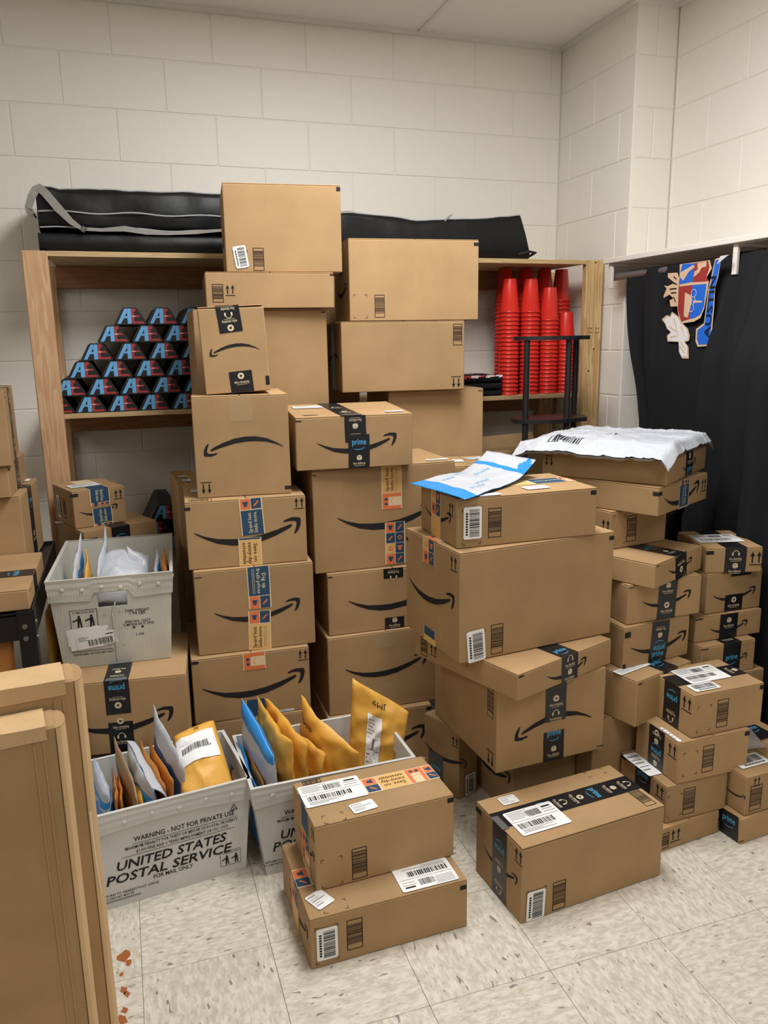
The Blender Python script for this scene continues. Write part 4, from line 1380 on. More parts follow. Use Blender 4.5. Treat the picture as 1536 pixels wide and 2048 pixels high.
# ------------------------------------------------------------------ mailers
def mailer(name, label, cat, cor, thick, mat, group=None, bend=0.0, seed=0, matfn=None, wr=.006, nu=16, nv=16, lab=None, extra=None, flat=.45, curl=None):
    """padded or plastic mailer between four corners (low-left, low-right, up-right, up-left); thin sealed edges, full middle"""
    A, B_, C, D = [Vector(c) for c in cor]
    n = (B_ - A).cross(D - A).normalized()
    org = (A + B_) / 2
    root = thing(name, label, cat, tuple(org), 0, group)

    def S(u, v, side):
        p = A * (1 - u) * (1 - v) + B_ * u * (1 - v) + C * u * v + D * (1 - u) * v
        e = max(0.0, 4 * u * (1 - u)) ** flat * max(0.0, 4 * v * (1 - v)) ** flat
        q = p * 9 + Vector((seed * 3.1, seed * 1.7, 0))
        wv = noise.noise(q) * wr * 1.2 + noise.noise(q * 2.7) * wr * .7
        rdg = (1 - abs(noise.noise(q * 1.6 + Vector((9, 2, 1))))) ** 6 * wr * .8
        o = n * (bend * math.sin(math.pi * u) * (.4 + .6 * v) + wv) + n * side * (thick / 2 * e + .0006 + rdg * e)
        if curl:
            o = o + Vector(curl) * (max(0, u - .55) / .45) ** 2
        return p + o - org
    mb = MB()
    for side in (1, -1):
        b = len(mb.v)
        for j in range(nv + 1):
            for i in range(nu + 1):
                mb.v.append(tuple(S(i / nu, j / nv, side)))
        for j in range(nv):
            for i in range(nu):
                q = b + j * (nu + 1) + i
                fc = (q, q + 1, q + nu + 2, q + nu + 1)
                mb.f.append(fc if side > 0 else fc[::-1])
                mb.m.append(mb.slot(matfn((i + .5) / nu, (j + .5) / nv, side) if matfn else mat))
    b2 = (nu + 1) * (nv + 1)
    rim = [i for i in range(nu + 1)] + [(j + 1) * (nu + 1) - 1 for j in range(1, nv + 1)] + [nv * (nu + 1) + i for i in range(nu - 1, -1, -1)] + [j * (nu + 1) for j in range(nv - 1, 0, -1)]
    for k in range(len(rim)):
        a, c = rim[k], rim[(k + 1) % len(rim)]
        mb.f.append((a, b2 + a, b2 + c, c))
        mb.m.append(mb.slot(matfn(.02, .02, 1) if matfn else mat))
    mb.build('envelope', root, smooth=True)
    if lab:                                  # (u0, v0, u1, v1, side[, up axis])
        u0, v0, u1, v1, sd = lab[:5]
        off = .0030
        mb = MB()
        mb.grid(lambda s, t: S(u0 + (u1 - u0) * s, v0 + (v1 - v0) * t, sd) + n * sd * off, 20, 20, 'paper')
        lo = mb.build('address_label', root, smooth=True)
        mb = MB()
        rn = random.Random(seed)
        def q4(a, b, c, d, mt):
            def g(s, t):
                return S(u0 + (u1 - u0) * s, v0 + (v1 - v0) * t, sd) + n * sd * (off + .0006)
            mb.poly([g(a, b), g(c, b), g(c, d), g(a, d)], mt)
        t = .12
        while t < .85:
            w_ = rn.choice((.008, .014, .02))
            q4(t, .38, t + w_, .60, 'ink')
            t += w_ + rn.choice((.012, .018))
        for k in range(4):
            q4(.08, .08 + .07 * k, .08 + rn.uniform(.4, .8), .105 + .07 * k, 'grey')
            q4(.08, .72 + .06 * k, .08 + rn.uniform(.3, .5), .735 + .06 * k, 'grey')
        q4(.03, .66, .97, .67, 'ink')
        q4(.03, .345, .97, .355, 'ink')
        mb.build('label_print', lo)
    if extra:
        for (txt, u, v, su, sv, sd, ang, mt) in extra:
            vs, fs, wd = text2d(txt, 2)
            mb = MB()
            ca, sa = math.cos(R(ang)), math.sin(R(ang))
            pts = []
            for (x_, y_) in vs:
                x_, y_ = x_ / max(wd, .01), (y_ - .35)
                a, b = x_ * ca * su - y_ * sa * su * .5, x_ * sa * sv + y_ * ca * sv * .5
                pts.append(S(min(1, max(0, u + a)), min(1, max(0, v + b)), sd) + n * sd * .0035)
            mb.raw(pts, fs, mt)
            mb.build('printed_mark', root)
    return root


def filed(tb, tf, zb, lean=0.0, dy=(0, 0)):
    """corners of a mailer filed upright in a tub, from its upper back and upper front points"""
    (x0, y0, z0), (x1, y1, z1) = tb, tf
    return [(x1 - lean, y1 + .012 + dy[1], zb), (x0 - lean, y0 - .012 + dy[0], zb), (x0, y0, z0), (x1, y1, z1)]


PM = 'mailers filed in the UNITED STATES tub'


def band_mat(base, col, lo, hi, axis='v'):
    return lambda u, v, s: col if lo < (v if axis == 'v' else u) < hi else base


mailer('poly_mailer', 'white and blue padded mailer at the left end of the UNITED STATES tub', 'mailer', filed((-.395, .500, .318), (-.362, .305, .308), .03, .004), .045, 'polyw', PM, seed=1, nu=24, nv=30,
       matfn=lambda u, v, s: 'polyb' if (.82 < v < .90 or v < .80 and u < .4) else 'polyw')
mailer('kraft_mailer', 'thin brown mailer, left of the pair next to the white blue mailer', 'mailer', filed((-.350, .500, .275), (-.338, .315, .290), .03, .006), .010, 'manila', PM, seed=2)
mailer('kraft_mailer', 'thin brown mailer between the paired one and the stiff grey kraft mailer', 'mailer', filed((-.337, .500, .270), (-.325, .315, .284), .03, .006), .010, 'manila', PM, seed=3)
mailer('kraft_mailer', 'stiff grey-brown cardboard mailer standing tall in the UNITED STATES tub', 'mailer', filed((-.342, .512, .365), (-.290, .300, .288), .03, -.008), .014, 'kraftm', PM, seed=4, bend=.006)
mailer('kraft_mailer', 'dark yellow mailer low between the stiff kraft mailer and white flap', 'mailer', filed((-.300, .500, .28), (-.272, .308, .268), .03, .012), .022, 'yellow', PM, seed=5)
mailer('poly_mailer', 'white plastic mailer with a folded-over flap and blue foot', 'mailer', filed((-.300, .495, .345), (-.243, .300, .300), .03, .012), .024, 'polyw', PM, seed=6, wr=.010,
       nv=30, matfn=lambda u, v, s: 'polyb' if v < .86 else 'polyw')
fm = bpy.data.objects['poly_mailer.001']
mb = MB()
fo = Vector(fm.location)
def flapfn(s, t_):
    a_, b_ = Vector((-.303, .505, .350)), Vector((-.246, .302, .306))
    p_ = a_.lerp(b_, s) + Vector((.040, -.012, -.050)) * t_ * (.55 + .6 * s) + Vector((.008, 0, .006)) * math.sin(math.pi * t_)
    q_ = p_ * 22
    return p_ + Vector((.5, 0, .8)) * (.006 * noise.noise(q_)) - fo
mb.grid(flapfn, 18, 10, 'polyw')
mb.grid(lambda s, t_: flapfn(s, 1 - t_) - Vector((.001, 0, .0015)), 18, 10, 'polyw')
mb.build('folded_flap', fm, smooth=True)
mailer('kraft_mailer', 'orange-brown mailer right of the folded white flap', 'mailer', filed((-.268, .505, .345), (-.213, .310, .300), .03, .016), .016, 'manila', PM, seed=7)
mailer('kraft_mailer', 'orange-brown mailer just left of the tall blue-lined white mailer', 'mailer', filed((-.246, .505, .345), (-.193, .310, .312), .03, .012), .016, 'manila', PM, seed=8)
mailer('poly_mailer', 'tall white mailer with blue lining beside the big yellow mailer', 'mailer', filed((-.221, .505, .448), (-.160, .315, .338), .03, .030), .020, 'polyw', PM, seed=9, wr=.009,
       matfn=lambda u, v, s: 'polyb2' if (.52 < v < .84) else 'polyw')
mailer('bubble_mailer', 'big yellow bubble mailer with address label leaning in the UNITED STATES tub', 'mailer',
       [(-.172, .292, .238), (-.030, .296, .250), (-.058, .505, .370), (-.180, .470, .350)], .085, 'yellow', PM, seed=10, lab=(.05, .42, .90, .84, 1), wr=.009, bend=.004, nu=28, nv=28, flat=.3,
       extra=[('GD', .55, .91, .12, .14, 1, 0, 'ink')])

PN = 'mailers filed in the tub behind the front carton pair'
mailer('poly_mailer', 'slim bright blue mailer at the left end of the tub behind the front carton pair', 'mailer', filed((.006, .500, .310), (.028, .285, .268), .03, -.012), .010, 'polyb', PN, seed=11)
mailer('kraft_mailer', 'thin reddish-brown mailer right of the slim blue mailer', 'mailer', filed((.024, .495, .300), (.045, .290, .262), .03, -.010), .008, 'manila', PN, seed=12)
mailer('poly_mailer', 'thick white mailer with a bright blue top edge', 'mailer', filed((.028, .505, .425), (.076, .285, .345), .03, -.012), .036, 'polyw', PN, seed=13, wr=.004, flat=.25,
       nv=30, matfn=lambda u, v, s: 'polyb' if v > .885 else 'polyw')
mailer('bubble_mailer', 'yellow bubble mailer right of the blue-edged white one', 'mailer', filed((.066, .505, .425), (.128, .290, .375), .03, -.008), .034, 'yellow', PN, nu=28, nv=28, seed=14, wr=.011)
mailer('bubble_mailer', 'yellow bubble mailer with its top edge folded, third yellow from the right', 'mailer', filed((.090, .505, .415), (.172, .300, .352), .03, -.004), .028, 'yellow', PN, nu=28, nv=28, seed=15, wr=.011, bend=.008)
mailer('bubble_mailer', 'short yellow bubble mailer in front of the JM9 mailers', 'mailer', filed((.138, .500, .340), (.224, .300, .312), .03, -.002), .036, 'yellow', PN, nu=28, nv=28, seed=16, wr=.011)
mailer('bubble_mailer', 'yellow bubble mailer marked JM9 on its flap, middle of the tub', 'mailer', filed((.202, .505, .405), (.325, .300, .300), .03, .01), .046, 'yellow', PN, nu=28, nv=28, seed=17, wr=.011, bend=-.012,
       extra=[('JM9', .80, .86, .22, .16, -1, 180, 'ink')])
mailer('bubble_mailer', 'large yellow mailer marked JM9 with a long label, rightmost in its tub', 'mailer',
       [(.325, .440, .10), (.475, .400, .10), (.516, .400, .345), (.360, .470, .452)], .026, 'yellow', PN, nu=28, nv=28, seed=18, wr=.011, lab=(.30, .22, .56, .78, 1),
       extra=[('JM9', .48, .90, .24, .14, 1, 180, 'ink')])

PT = 'mailers in the worn grey tub'
mailer('poly_mailer', 'white and blue mailer leaning at the left end of the worn grey tub', 'mailer', filed((-.402, .99, .862), (-.425, .80, .765), .52, .01), .018, 'polyw', PT, seed=21, matfn=lambda u, v, s: 'polyb' if .72 < v < .86 else 'polyw')
mailer('bubble_mailer', 'pale yellow mailer with a label in the worn grey tub', 'mailer', filed((-.385, .99, .812), (-.392, .79, .760), .52, .004), .016, 'yellow', PT, seed=22, lab=(.1, .3, .5, .7, -1))
mailer('poly_mailer', 'white mailer with blue stripe standing tallest in the worn grey tub', 'mailer', filed((-.325, 1.02, .872), (-.352, .82, .768), .52, .014), .022, 'polyw', PT, seed=23, matfn=lambda u, v, s: 'polyb' if .62 < v < .84 else 'polyw')
mailer('poly_mailer', 'crumpled white plastic mailer bag lying in the middle of the worn grey tub', 'mailer', [(-.375, .735, .690), (-.215, .730, .690), (-.195, .97, .765), (-.340, .97, .775)], .085, 'polyw', PT, seed=24, wr=.020, flat=.35)
mailer('poly_mailer', 'folded corner of a white plastic mailer sticking up in the worn grey tub', 'mailer', [(-.265, .84, .62), (-.195, .84, .62), (-.205, .90, .770), (-.262, .93, .815)], .02, 'polyw', PT, seed=25, wr=.014)
mailer('poly_mailer', 'small white and blue mailer at the right end of the worn grey tub', 'mailer', filed((-.168, .99, .790), (-.180, .80, .755), .52, .004), .016, 'polyw', PT, seed=26, matfn=lambda u, v, s: 'polyb' if .8 < v < .95 else 'polyw')
mailer('kraft_mailer', 'rounded orange-brown mailer at the right end of the worn grey tub', 'mailer', filed((-.146, .99, .785), (-.150, .80, .758), .52, .004), .026, 'manila', PT, seed=27)

# blue and white mailer lying on the carton, one end curling up
mailer('poly_mailer', 'blue and white padded mailer lying on the topmost carton of the right stack', 'mailer', [(.594, .165, 1.047), (.940, .415, 1.047), (.885, .640, 1.047), (.545, .450, 1.047)], .012, 'polyw', None, seed=31, wr=.003, curl=(0, 0, .05), nu=40, nv=28,
       matfn=lambda u, v, s: 'polyb' if (s < 0 or u < .16 or (.80 < u < .86) or (abs(u - .9) + abs(v - .1) < .12)) else 'polyw',
       extra=[('prime', .45, .33, .18, .22, 1, 0, 'pblue'), ('prime', .66, .62, .2, .2, 1, 0, 'pblue'), ('prime', .28, .72, .16, .2, 1, 0, 'pblue'), ('prime', .30, .2, .18, .18, 1, 0, 'pblue'), ('prime', .50, .80, .16, .2, 1, 0, 'pblue')])

# white plastic mailer bag draped over the flat carton
root = thing('poly_mailer', 'large white plastic mailer bag draped over the two flat cartons', 'mailer', (1.292, .252, 1.0965), R(34.5))
def drape(u, v):
    """top of the bag: flat parcel inside, loose plastic sagging past the left side of the carton"""
    a, b = -.048 + u * .475, -.018 + v * .520
    z = .040
    if a < .03:
        z -= (.03 - a) * .48
    if a > .395:
        z -= (a - .395) * 1.0
    if b < .004:
        z -= (.004 - b) * 1.3
    if b > .42:
        z -= (b - .42) * .35
    q = Vector((a * 6, b * 6, 4.2))
    wob = noise.noise(q) * .005 + (1 - abs(noise.noise(q * 1.4))) ** 9 * .007 + (1 - abs(noise.noise(q * 3.1 + Vector((5, 5, 5))))) ** 9 * .004
    edge = .006 * noise.noise(Vector((u * 4, v * 4, 9)))
    return Vector((a + edge * (u < .03 or u > .97), b + edge * (v < .03 or v > .97), z + wob))
mb = MB()
mb.grid(drape, 70, 70, 'polyw')
mb.grid(lambda u, v: (lambda p: Vector((p.x, p.y, max(p.z - .003 - .030 * (max(0, 4 * u * (1 - u)) * max(0, 4 * v * (1 - v))) ** .3, .0008 if -.004 < p.x < .405 and -.004 < p.y < .412 else -.05))))(drape(u, 1 - v)), 40, 40, 'polyw')
mb.build('plastic_bag', root, smooth=True)
mb = MB()
def on(a0, b0, a1, b1, mt, n=4):
    mb.grid(lambda s, t: drape(a0 + (a1 - a0) * s, b0 + (b1 - b0) * t) + Vector((0, 0, .0022)), n, n, mt)
rn = random.Random(12)
t = 0
while t < .17:                               # printed bar code on the bag, near its left edge
    w_ = rn.choice((.004, .007, .011))
    on(.11, .60 + t, .20, .60 + t + w_, 'ink', 2)
    t += w_ + rn.choice((.006, .010))
for (p, q, r_, s_) in ((.10, .585, .104, .79), (.206, .585, .21, .79), (.10, .585, .21, .59), (.10, .785, .21, .79)):
    on(p, q, r_, s_, 'ink', 3)
on(.47, .47, .53, .49, 'ink')
on(.50, .52, .53, .535, 'ink')
on(.45, .50, .46, .53, 'ink')
for k in range(7):
    on(.70, .70 + k * .035, .715, .72 + k * .035, 'grey', 2)
mb.build('printed_mark', root)

mailer('plastic_film', 'crumpled clear plastic film on the carton at the right edge', 'plastic', [(1.44, .06, .212), (1.56, .05, .212), (1.57, .13, .235), (1.45, .13, .235)], .03, 'plastic', None, seed=41, wr=.008)

# ------------------------------------------------------------------ wooden shelf unit
YS = 1.56
root = thing('shelf_unit', 'wide wooden shelf unit of posts and plywood against the back wall', 'shelf', (0, 0, 0))
ZT, ZM, ZL = 1.796, 1.197, .612
for (xa, mt) in ((-.541, 'pine'), (1.817, 'pine2')):
    for ya in (YS, YW - .05):
        mb = MB()
        mb.bbox((xa, ya, 0), (xa + .089, ya + .038, ZT - (.0 if ya < 1.7 else .02)), .004, mt)
        mb.build('post', root)
for zt in (ZT, ZM, ZL):
    mb = MB()
    mb.box((-.452 if zt > 1.7 else -.46, YS + (.004 if zt > 1.7 else .04), zt - .0182), (1.815 if zt > 1.7 else 1.83, YW - .012, zt), 'ply')
    o = mb.build('shelf_board', root)
    mb = MB()
    yf = YS + (.004 if zt > 1.7 else .04)
    for dz in (-.0045, -.0100, -.0150):
        mb.box((-.45, yf - .0004, zt + dz), (1.814, yf + .0005, zt + dz + .0012), 'plyedge')
    mb.build('ply_layer', o)
for zt in (ZT - .0185, ZM - .0185, ZL - .0185):
    for ya in (YW - .05,):
        mb = MB()
        mb.bbox((-.452, ya, zt - .089), (1.816, ya + .036, zt), .003, 'pinex')
        mb.build('rail', root)
mb = MB()
for (x_, z_) in ((1.862, 1.785), (1.868, 1.40), (1.845, 1.30)):
    mb.lathe([(.004, 0), (.004, .001)], 'inkb', 8)
    nn = len(mb.v)
    for i in range(nn - 16, nn):
        vx, vy, vz = mb.v[i]
        mb.v[i] = (x_ + vx, YS - .0012 + vz * .6, z_ + vy)
mb.build('nail_holes', root)
mb = MB()
fcp = Face((1.817, YS, 0), (1, 0, 0), (0, 0, 1), (.089, 1.8))
for r_ in range(2):
    for k in range(5):
        Pen(mb, fcp, .02 + .013 * k, 1.475 + .018 * r_, 0, .0008).text('38I0H'[k], 0, 0, .014, 'inkb', res=1)
mb.build('lumber_stamp', root)

# ------------------------------------------------------------------ AE blocks
def ae_mesh():
    """trapezoid foam block; lettering raised on its face"""
    L, tp, h, dp, e = .119, .052, .0655, .358, .005
    x0 = (L - tp) / 2
    pr = [(0, e), (e, 0), (L - e, 0), (L, e), (L - x0 + e * .6, h - e), (L - x0 - e, h), (x0 + e, h), (x0 - e * .6, h - e)]
    b = MB()
    n = len(pr)
    b.poly([(x, 0, z) for x, z in pr], 'foam')
    b.poly([(x, dp, z) for x, z in pr[::-1]], 'foam')
    for i in range(n):
        (a, c), (d, f_) = pr[i], pr[(i + 1) % n]
        b.poly([(a, 0, c), (a, dp, c), (d, dp, f_), (d, 0, f_)], 'foam')
    body = b.mesh('block_body')
    fc = Face((0, 0, 0), (1, 0, 0), (0, 0, 1), (L, h))
    A = MB()
    p = Pen(A, fc, 0, 0, 0, .0012)
    s, t = L, h
    P_ = lambda *q: [(x * s, y * t) for x, y in q]
    p.poly(P_((.09, .07), (.20, .07), (.43, .80), (.43, .93), (.34, .93)), 'aeblue')
    p.poly(P_((.41, .07), (.535, .07), (.535, .93), (.41, .93)), 'aeblue')
    p.poly(P_((.28, .38), (.42, .38), (.42, .50), (.32, .50)), 'aeblue')
    B2 = MB()
    p = Pen(B2, fc, 0, 0, 0, .0012)
    p.poly(P_((.545, .07), (.62, .07), (.62, .93), (.545, .93)), 'aered')
    p.poly(P_((.62, .77), (.69, .77), (.665, .93), (.62, .93)), 'aered')
    p.poly(P_((.62, .44), (.81, .44), (.775, .55), (.62, .55)), 'aered')
    p.poly(P_((.62, .07), (.935, .07), (.90, .19), (.62, .19)), 'aered')
    B3 = MB()
    p = Pen(B3, fc, 0, 0, 0, .0018)
    p.rect(.545 * s, .47 * t, .66 * s, .51 * t, 'cwhite')
    return body, A.mesh('letter_a'), B2.mesh('letter_e'), B3.mesh('tag_line')


AE = ae_mesh()
ORD = ['leftmost', 'second from left', 'third from left', 'fourth from left', 'fifth from left', 'sixth from left']
RW = ['bottom row', 'second row up', 'third row up', 'fourth row up', 'fifth row up', 'top row']


def ae(x, y, z, label, rz=0, grp='AE blocks stacked in a pyramid'):
    r_ = thing('foam_block', label, 'block', (x, y, z), R(rz), grp)
    for nm, me in zip(('block_body', 'letter_a', 'letter_e', 'tag_line'), AE):
        link(nm, me, r_)


rows = [[-.532, -.4135, -.2945, -.1745, -.053, .070], [-.483, -.3635, -.2425, -.1225, -.001], [-.427, -.306, -.183, -.062, .06],
        [-.3735, -.2495, -.1235, -.002], [-.307, -.181, -.062, .06], [-.239, -.1185, .002]]
for k, rw in enumerate(rows):
    for i, x in enumerate(rw):
        ae(x, 1.602, ZM + .0002 + k * .0666, 'black foam block lettered AE, %s in the %s of the pyramid' % (ORD[i], RW[k]))
for k, rw in enumerate(([-.26, -.135, -.012], [-.20, -.075], [-.165])):
    for i, x in enumerate(rw):
        ae(x, 1.61, ZL + .0002 + k * .0666, 'AE foam block on the low shelf behind the tub, %s, %s' % (ORD[i], RW[k]), 0, 'AE blocks on the low shelf')
ae(-.40, 1.62, ZL + .0002 + .0666, 'black foam block on the low shelf at the left, behind the small navy-taped carton', 0, 'AE blocks on the low shelf')

# ------------------------------------------------------------------ red cups, nested upside down
mb = MB()
mb.lathe([(.0455, 0), (.0468, .002), (.0468, .0075), (.0440, .0085), (.0432, .018), (.0420, .0185), (.0300, .148), (.0285, .150)], 'cup', 22)
cupm = mb.mesh('cup', True)
CP = .0185
ORDN = ('first second third fourth fifth sixth seventh eighth ninth tenth eleventh twelfth thirteenth fourteenth fifteenth sixteenth seventeenth eighteenth nineteenth '
        'twentieth twenty-first twenty-second twenty-third twenty-fourth twenty-fifth twenty-sixth').split()
stacks = [(1.479, 1.655, 1.711, 'front stack nearest the folded shirts'), (1.585, 1.655, 1.713, 'second front stack from the shirts'),
          (1.684, 1.655, 1.683, 'third front stack, behind the rack poles'), (1.779, 1.66, 1.563, 'short front stack beside the wooden post'),
          (1.515, 1.775, 1.768, 'tall rear stack at the left end'), (1.622, 1.775, 1.768, 'tall rear stack second from left'),
          (1.722, 1.775, 1.768, 'tall rear stack third from left'), (1.820, 1.785, 1.768, 'tall rear stack by the side wall'),
          (1.570, 1.890, 1.768, 'rearmost stack against the back wall')]
for (sx, sy, top, where) in stacks:
    n = int(round((top - ZM - .150) / CP)) + 1
    for k in range(n):
        o = link('red_cup', cupm, None, (sx, sy, ZM + .0002 + k * CP))
        tag(o, '%s red plastic cup from the top of the %s' % (ORDN[n - 1 - k], where), 'cup', 'red cups in the ' + where)

# ------------------------------------------------------------------ folded shirts
shirts = [('black folded shirt at the bottom of the pile beside the red cups', 0, .026), ('black folded shirt in the middle of the pile beside the red cups', .027, .034), ('black folded shirt with white and red print on top of the pile', .062, .032)]
for i, (lb, z, h) in enumerate(shirts):
    r_ = thing('folded_shirt', lb, 'shirt', (1.19, 1.61, ZM + .0006 + z), 0, 'folded black shirts')
    mb = MB()
    def fn(s, t, i=i, h=h):
        an = t * 2 * math.pi
        c, sn = math.cos(an), math.sin(an)
        x = s * .236
        yy = .13 + .13 * (abs(c) ** .3) * (1 if c > 0 else -1)
        zz = h / 2 + h / 2 * (abs(sn) ** .5) * (1 if sn > 0 else -1)
        if sn > 0:
            zz += .004 * noise.noise(Vector((x * 14, yy * 10, i)))
        return (x, yy, max(zz, 0))
    mb.grid(fn, 12, 28, 'cloth')
    mb.poly([fn(0, k / 28) for k in range(28)][::-1], 'cloth')
    mb.poly([fn(1, k / 28) for k in range(28)], 'cloth')
    mb.build('folded_cloth', r_, smooth=True)
    if i == 2:
        mb = MB()
        rn = random.Random(8)
        for k in range(26):
            x, y = rn.uniform(.01, .22), rn.uniform(.03, .24)
            s = rn.uniform(.008, .02)
            mt = rn.choice(('cwhite', 'cwhite', 'cred', 'aered'))
            z = h + .0055
            if k < 14:
                x = .012 + .0165 * k
                mb.poly([(x - s, -.0035, h * rn.uniform(.6, .85)), (x + s, -.0035, h * rn.uniform(.55, .9)), (x + s * .8, -.001, h + .001), (x - s * .7, -.001, h + .001)], mt)
            mb.poly([(x - s, y - s * .6, z), (x + s, y - s * .5, z), (x + s * .8, y + s * .6, z), (x - s * .7, y + s * .5, z)], mt)
        mb.build('shirt_print', r_)

# ------------------------------------------------------------------ bags on top of the shelf unit
def duffel(label, x0, x1, y0, y1, z0, ztop, mat='nylon', name='duffel_bag', pipe=True, sag=.006, slant=(0, 0), seed=0):
    """long soft bag: rounded box section swept along x; ztop(s) gives the height of the top"""
    r_ = thing(name, label, 'bag', (x0, y0, z0), 0, 'black equipment bags on the shelf unit')
    L, W = x1 - x0, y1 - y0
    mb = MB()
    nu, nv = 36, 28
    def sec(s, t):
        an = t * 2 * math.pi
        c, sn = math.cos(an), math.sin(an)
        sq = lambda q, e: (abs(q) ** e) * (1 if q >= 0 else -1)
        H = ztop(s) - z0
        yy = W / 2 + W / 2 * sq(c, .28)
        zz = H / 2 + H / 2 * sq(sn, .28)
        x = s * L + slant[0] * (1 - zz / H) * (s < .05) + slant[1] * (1 - zz / H) * (s > .95)
        q = Vector((x * 6, yy * 6 + seed, zz * 9))
        k = sag * noise.noise(q) + sag * .6 * noise.noise(q * 2.5)
        yy += k * (1 if c < 0 else -1) * (abs(c) > .6)
        zz += k * (sn > .5)
        return Vector((x, yy, max(zz, .0)))
    mb.grid(sec, nu, nv, mat)
    mb.poly([sec(0, k / nv) for k in range(nv)][::-1], mat)
    mb.poly([sec(1, k / nv) for k in range(nv)], mat)
    mb.build('bag_body', r_, smooth=True)
    if pipe:
        for tt, nm in ((.375 - .005, 'piping'), (.5, 'piping')):
            if nm == 'piping' and tt == .5:
                continue
            mb = MB()
            mb.tube([sec(k / nu, tt) + Vector((0, -.003, .002)) for k in range(nu + 1)], .0028, 'piping', 6)
            mb.build(nm, r_)
    return r_, sec


b1, s1 = duffel('flat black bag under the strapped bag, left on top of the shelf unit', -.480, .50, 1.60, 1.96, ZT + .001, lambda s: 1.868, pipe=False, sag=.004, seed=2)
b2, s2 = duffel('black bag with a grey shoulder strap, upper left on the shelf unit', -.475, .52, 1.615, 1.95, 1.873, lambda s: 2.030 - .004 * math.sin(s * 9) + (.012 if s < .06 else 0), slant=(-.0, .0), sag=.012, seed=5)
for zz, mt, rr in ((.066, 'piping', .0028), (.010, 'piping', .0024)):
    mb = MB()
    mb.tube([(.004 + k * .03, -.006 + .003 * math.sin(k), zz + .004 * math.sin(k * .7)) for k in range(32)], rr, mt, 6)
    mb.build('piping', b2)
mb = MB()                                     # shoulder strap: up over the left end, down across the front, then along it
path = [(-.010, .05, .060), (-.020, .0, .055), (-.028, -.012, .075), (-.012, -.016, .115), (.010, -.012, .150), (.035, -.020, .128), (.075, -.024, .075), (.115, -.024, .030), (.150, -.022, .006),
        (.22, -.020, .004), (.30, -.026, .010), (.38, -.022, .000), (.46, -.024, -.004), (.56, -.020, .004), (.66, -.018, .014), (.74, -.012, .02)]
wid = [.024, .026, .026, .027, .028, .030, .030, .022, .012, .012, .020, .018, .010, .014, .010, .010]
def strap(s, t):
    k = s * (len(path) - 1)
    i = min(int(k), len(path) - 2)
    a, b = Vector(path[i]), Vector(path[i + 1])
    p = a.lerp(b, k - i)
    w_ = wid[i] + (wid[i + 1] - wid[i]) * (k - i)
    d = (b - a).normalized()
    up_ = Vector((-d.z, 0, d.x)) if abs(d.x) + abs(d.z) > .1 else Vector((0, 0, 1))
    return p + up_.normalized() * (t - .5) * w_
mb.grid(strap, 60, 2, 'strap')
mb.grid(lambda s, t: strap(s, 1 - t) + Vector((0, .0015, 0)), 60, 2, 'strap')
so = mb.build('shoulder_strap', b2)
mb = MB()
mb.tube([(.150, -.028, -.004), (.160, -.030, .012)], .009, 'rod', 10)
mb.build('strap_buckle', so)
b3, s3 = duffel('black bag sagging in its middle, right on top of the shelf unit', .575, 1.500, 1.60, 1.95, ZT + .001,
                lambda s: (1.985 if s < .15 else 1.985 - (s - .15) * .10 if s < .48 else 1.952 + (s - .48) * .075), slant=(0, .055), sag=.010, seed=9)
mb = MB()
mb.tube([(.925, .04, .012), (.975, .02, .014), (1.0, .0, .030), (.965, -.004, .034), (.92, .01, .022)], .006, 'nylon', 8)
mb.build('end_handle', b3)
mb = MB()
mb.bbox((.565, .01, .150), (.60, .03, .156), .001, 'strap')
for i in range(len(mb.v)):
    x, y, z = mb.v[i]
    mb.v[i] = (x, y, z + (x - .565) * .8)
mb.build('strap_end', b3)

# ------------------------------------------------------------------ black rack
root = thing('corner_rack', 'small black three-pole rack with dark shelves in front of the red cups', 'rack', (1.47, 1.28, 0))
poles = [(-.125, -.045), (.046, -.085), (.172, .065)]
for (x, y) in poles:
    mb = MB()
    mb.lathe([(.0125, 0), (.0125, 1.446)], 'rack', 14, (x, y, 0))
    mb.build('pole', root, smooth=False)
def rack_outline(k):
    pts = []
    for i in range(10):                      # rounded front
        a = math.pi * (1.08 + .62 * i / 9)
        pts.append((.0 + .172 * math.cos(a), .02 + .13 * math.sin(a)))
    pts += [(.150, -.075), (.196, .02), (.19, .095), (.10, .11), (-.12, .09)]
    return pts
for k, z in enumerate((1.462, 1.125, .79, .455, .12)):
    ol = rack_outline(k)
    mb = MB()
    t = .016
    mb.poly([(x, y, z) for x, y in ol], 'rackw')
    mb.poly([(x, y, z - t) for x, y in ol[::-1]], 'rackw')
    for i in range(len(ol)):
        a, b = ol[i], ol[(i + 1) % len(ol)]
        mb.poly([(*a, z - t), (*b, z - t), (*b, z), (*a, z)], 'rack')
    mb.build('rack_shelf', root)

# open carton on the floor of the shelf unit and dark things in it
root = thing('open_carton', 'open carton with folded-out flaps in the shade under the cup shelf', 'box', (1.22, 1.42, 0), 0)
mb = MB()
mb.bbox((0, 0, 0), (.34, .012, .97), .002, 'card')
mb.box((0, .012, 0), (.01, .12, .97), 'card')
mb.box((.33, .012, 0), (.34, .12, .97), 'card')
mb.box((.01, .11, 0), (.33, .12, .97), 'card')
mb.box((.01, .012, 0), (.33, .11, .6), 'card')
mb.build('carton_body', root)
mb = MB()
mb.poly([(0, .11, .97), (.34, .11, .97), (.33, .125, 1.03), (.01, .125, 1.02)], 'card')
mb.poly([(0, .11, .9705), (.01, .1255, 1.0205), (.33, .1255, 1.0305), (.34, .11, .9705)], 'card')
mb.build('flap', root)
mb = MB()
mb.lathe([(.060, 0), (.072, .83), (.078, .835), (.078, .85), (.070, .85), (.060, .60)], 'blackp', 24)
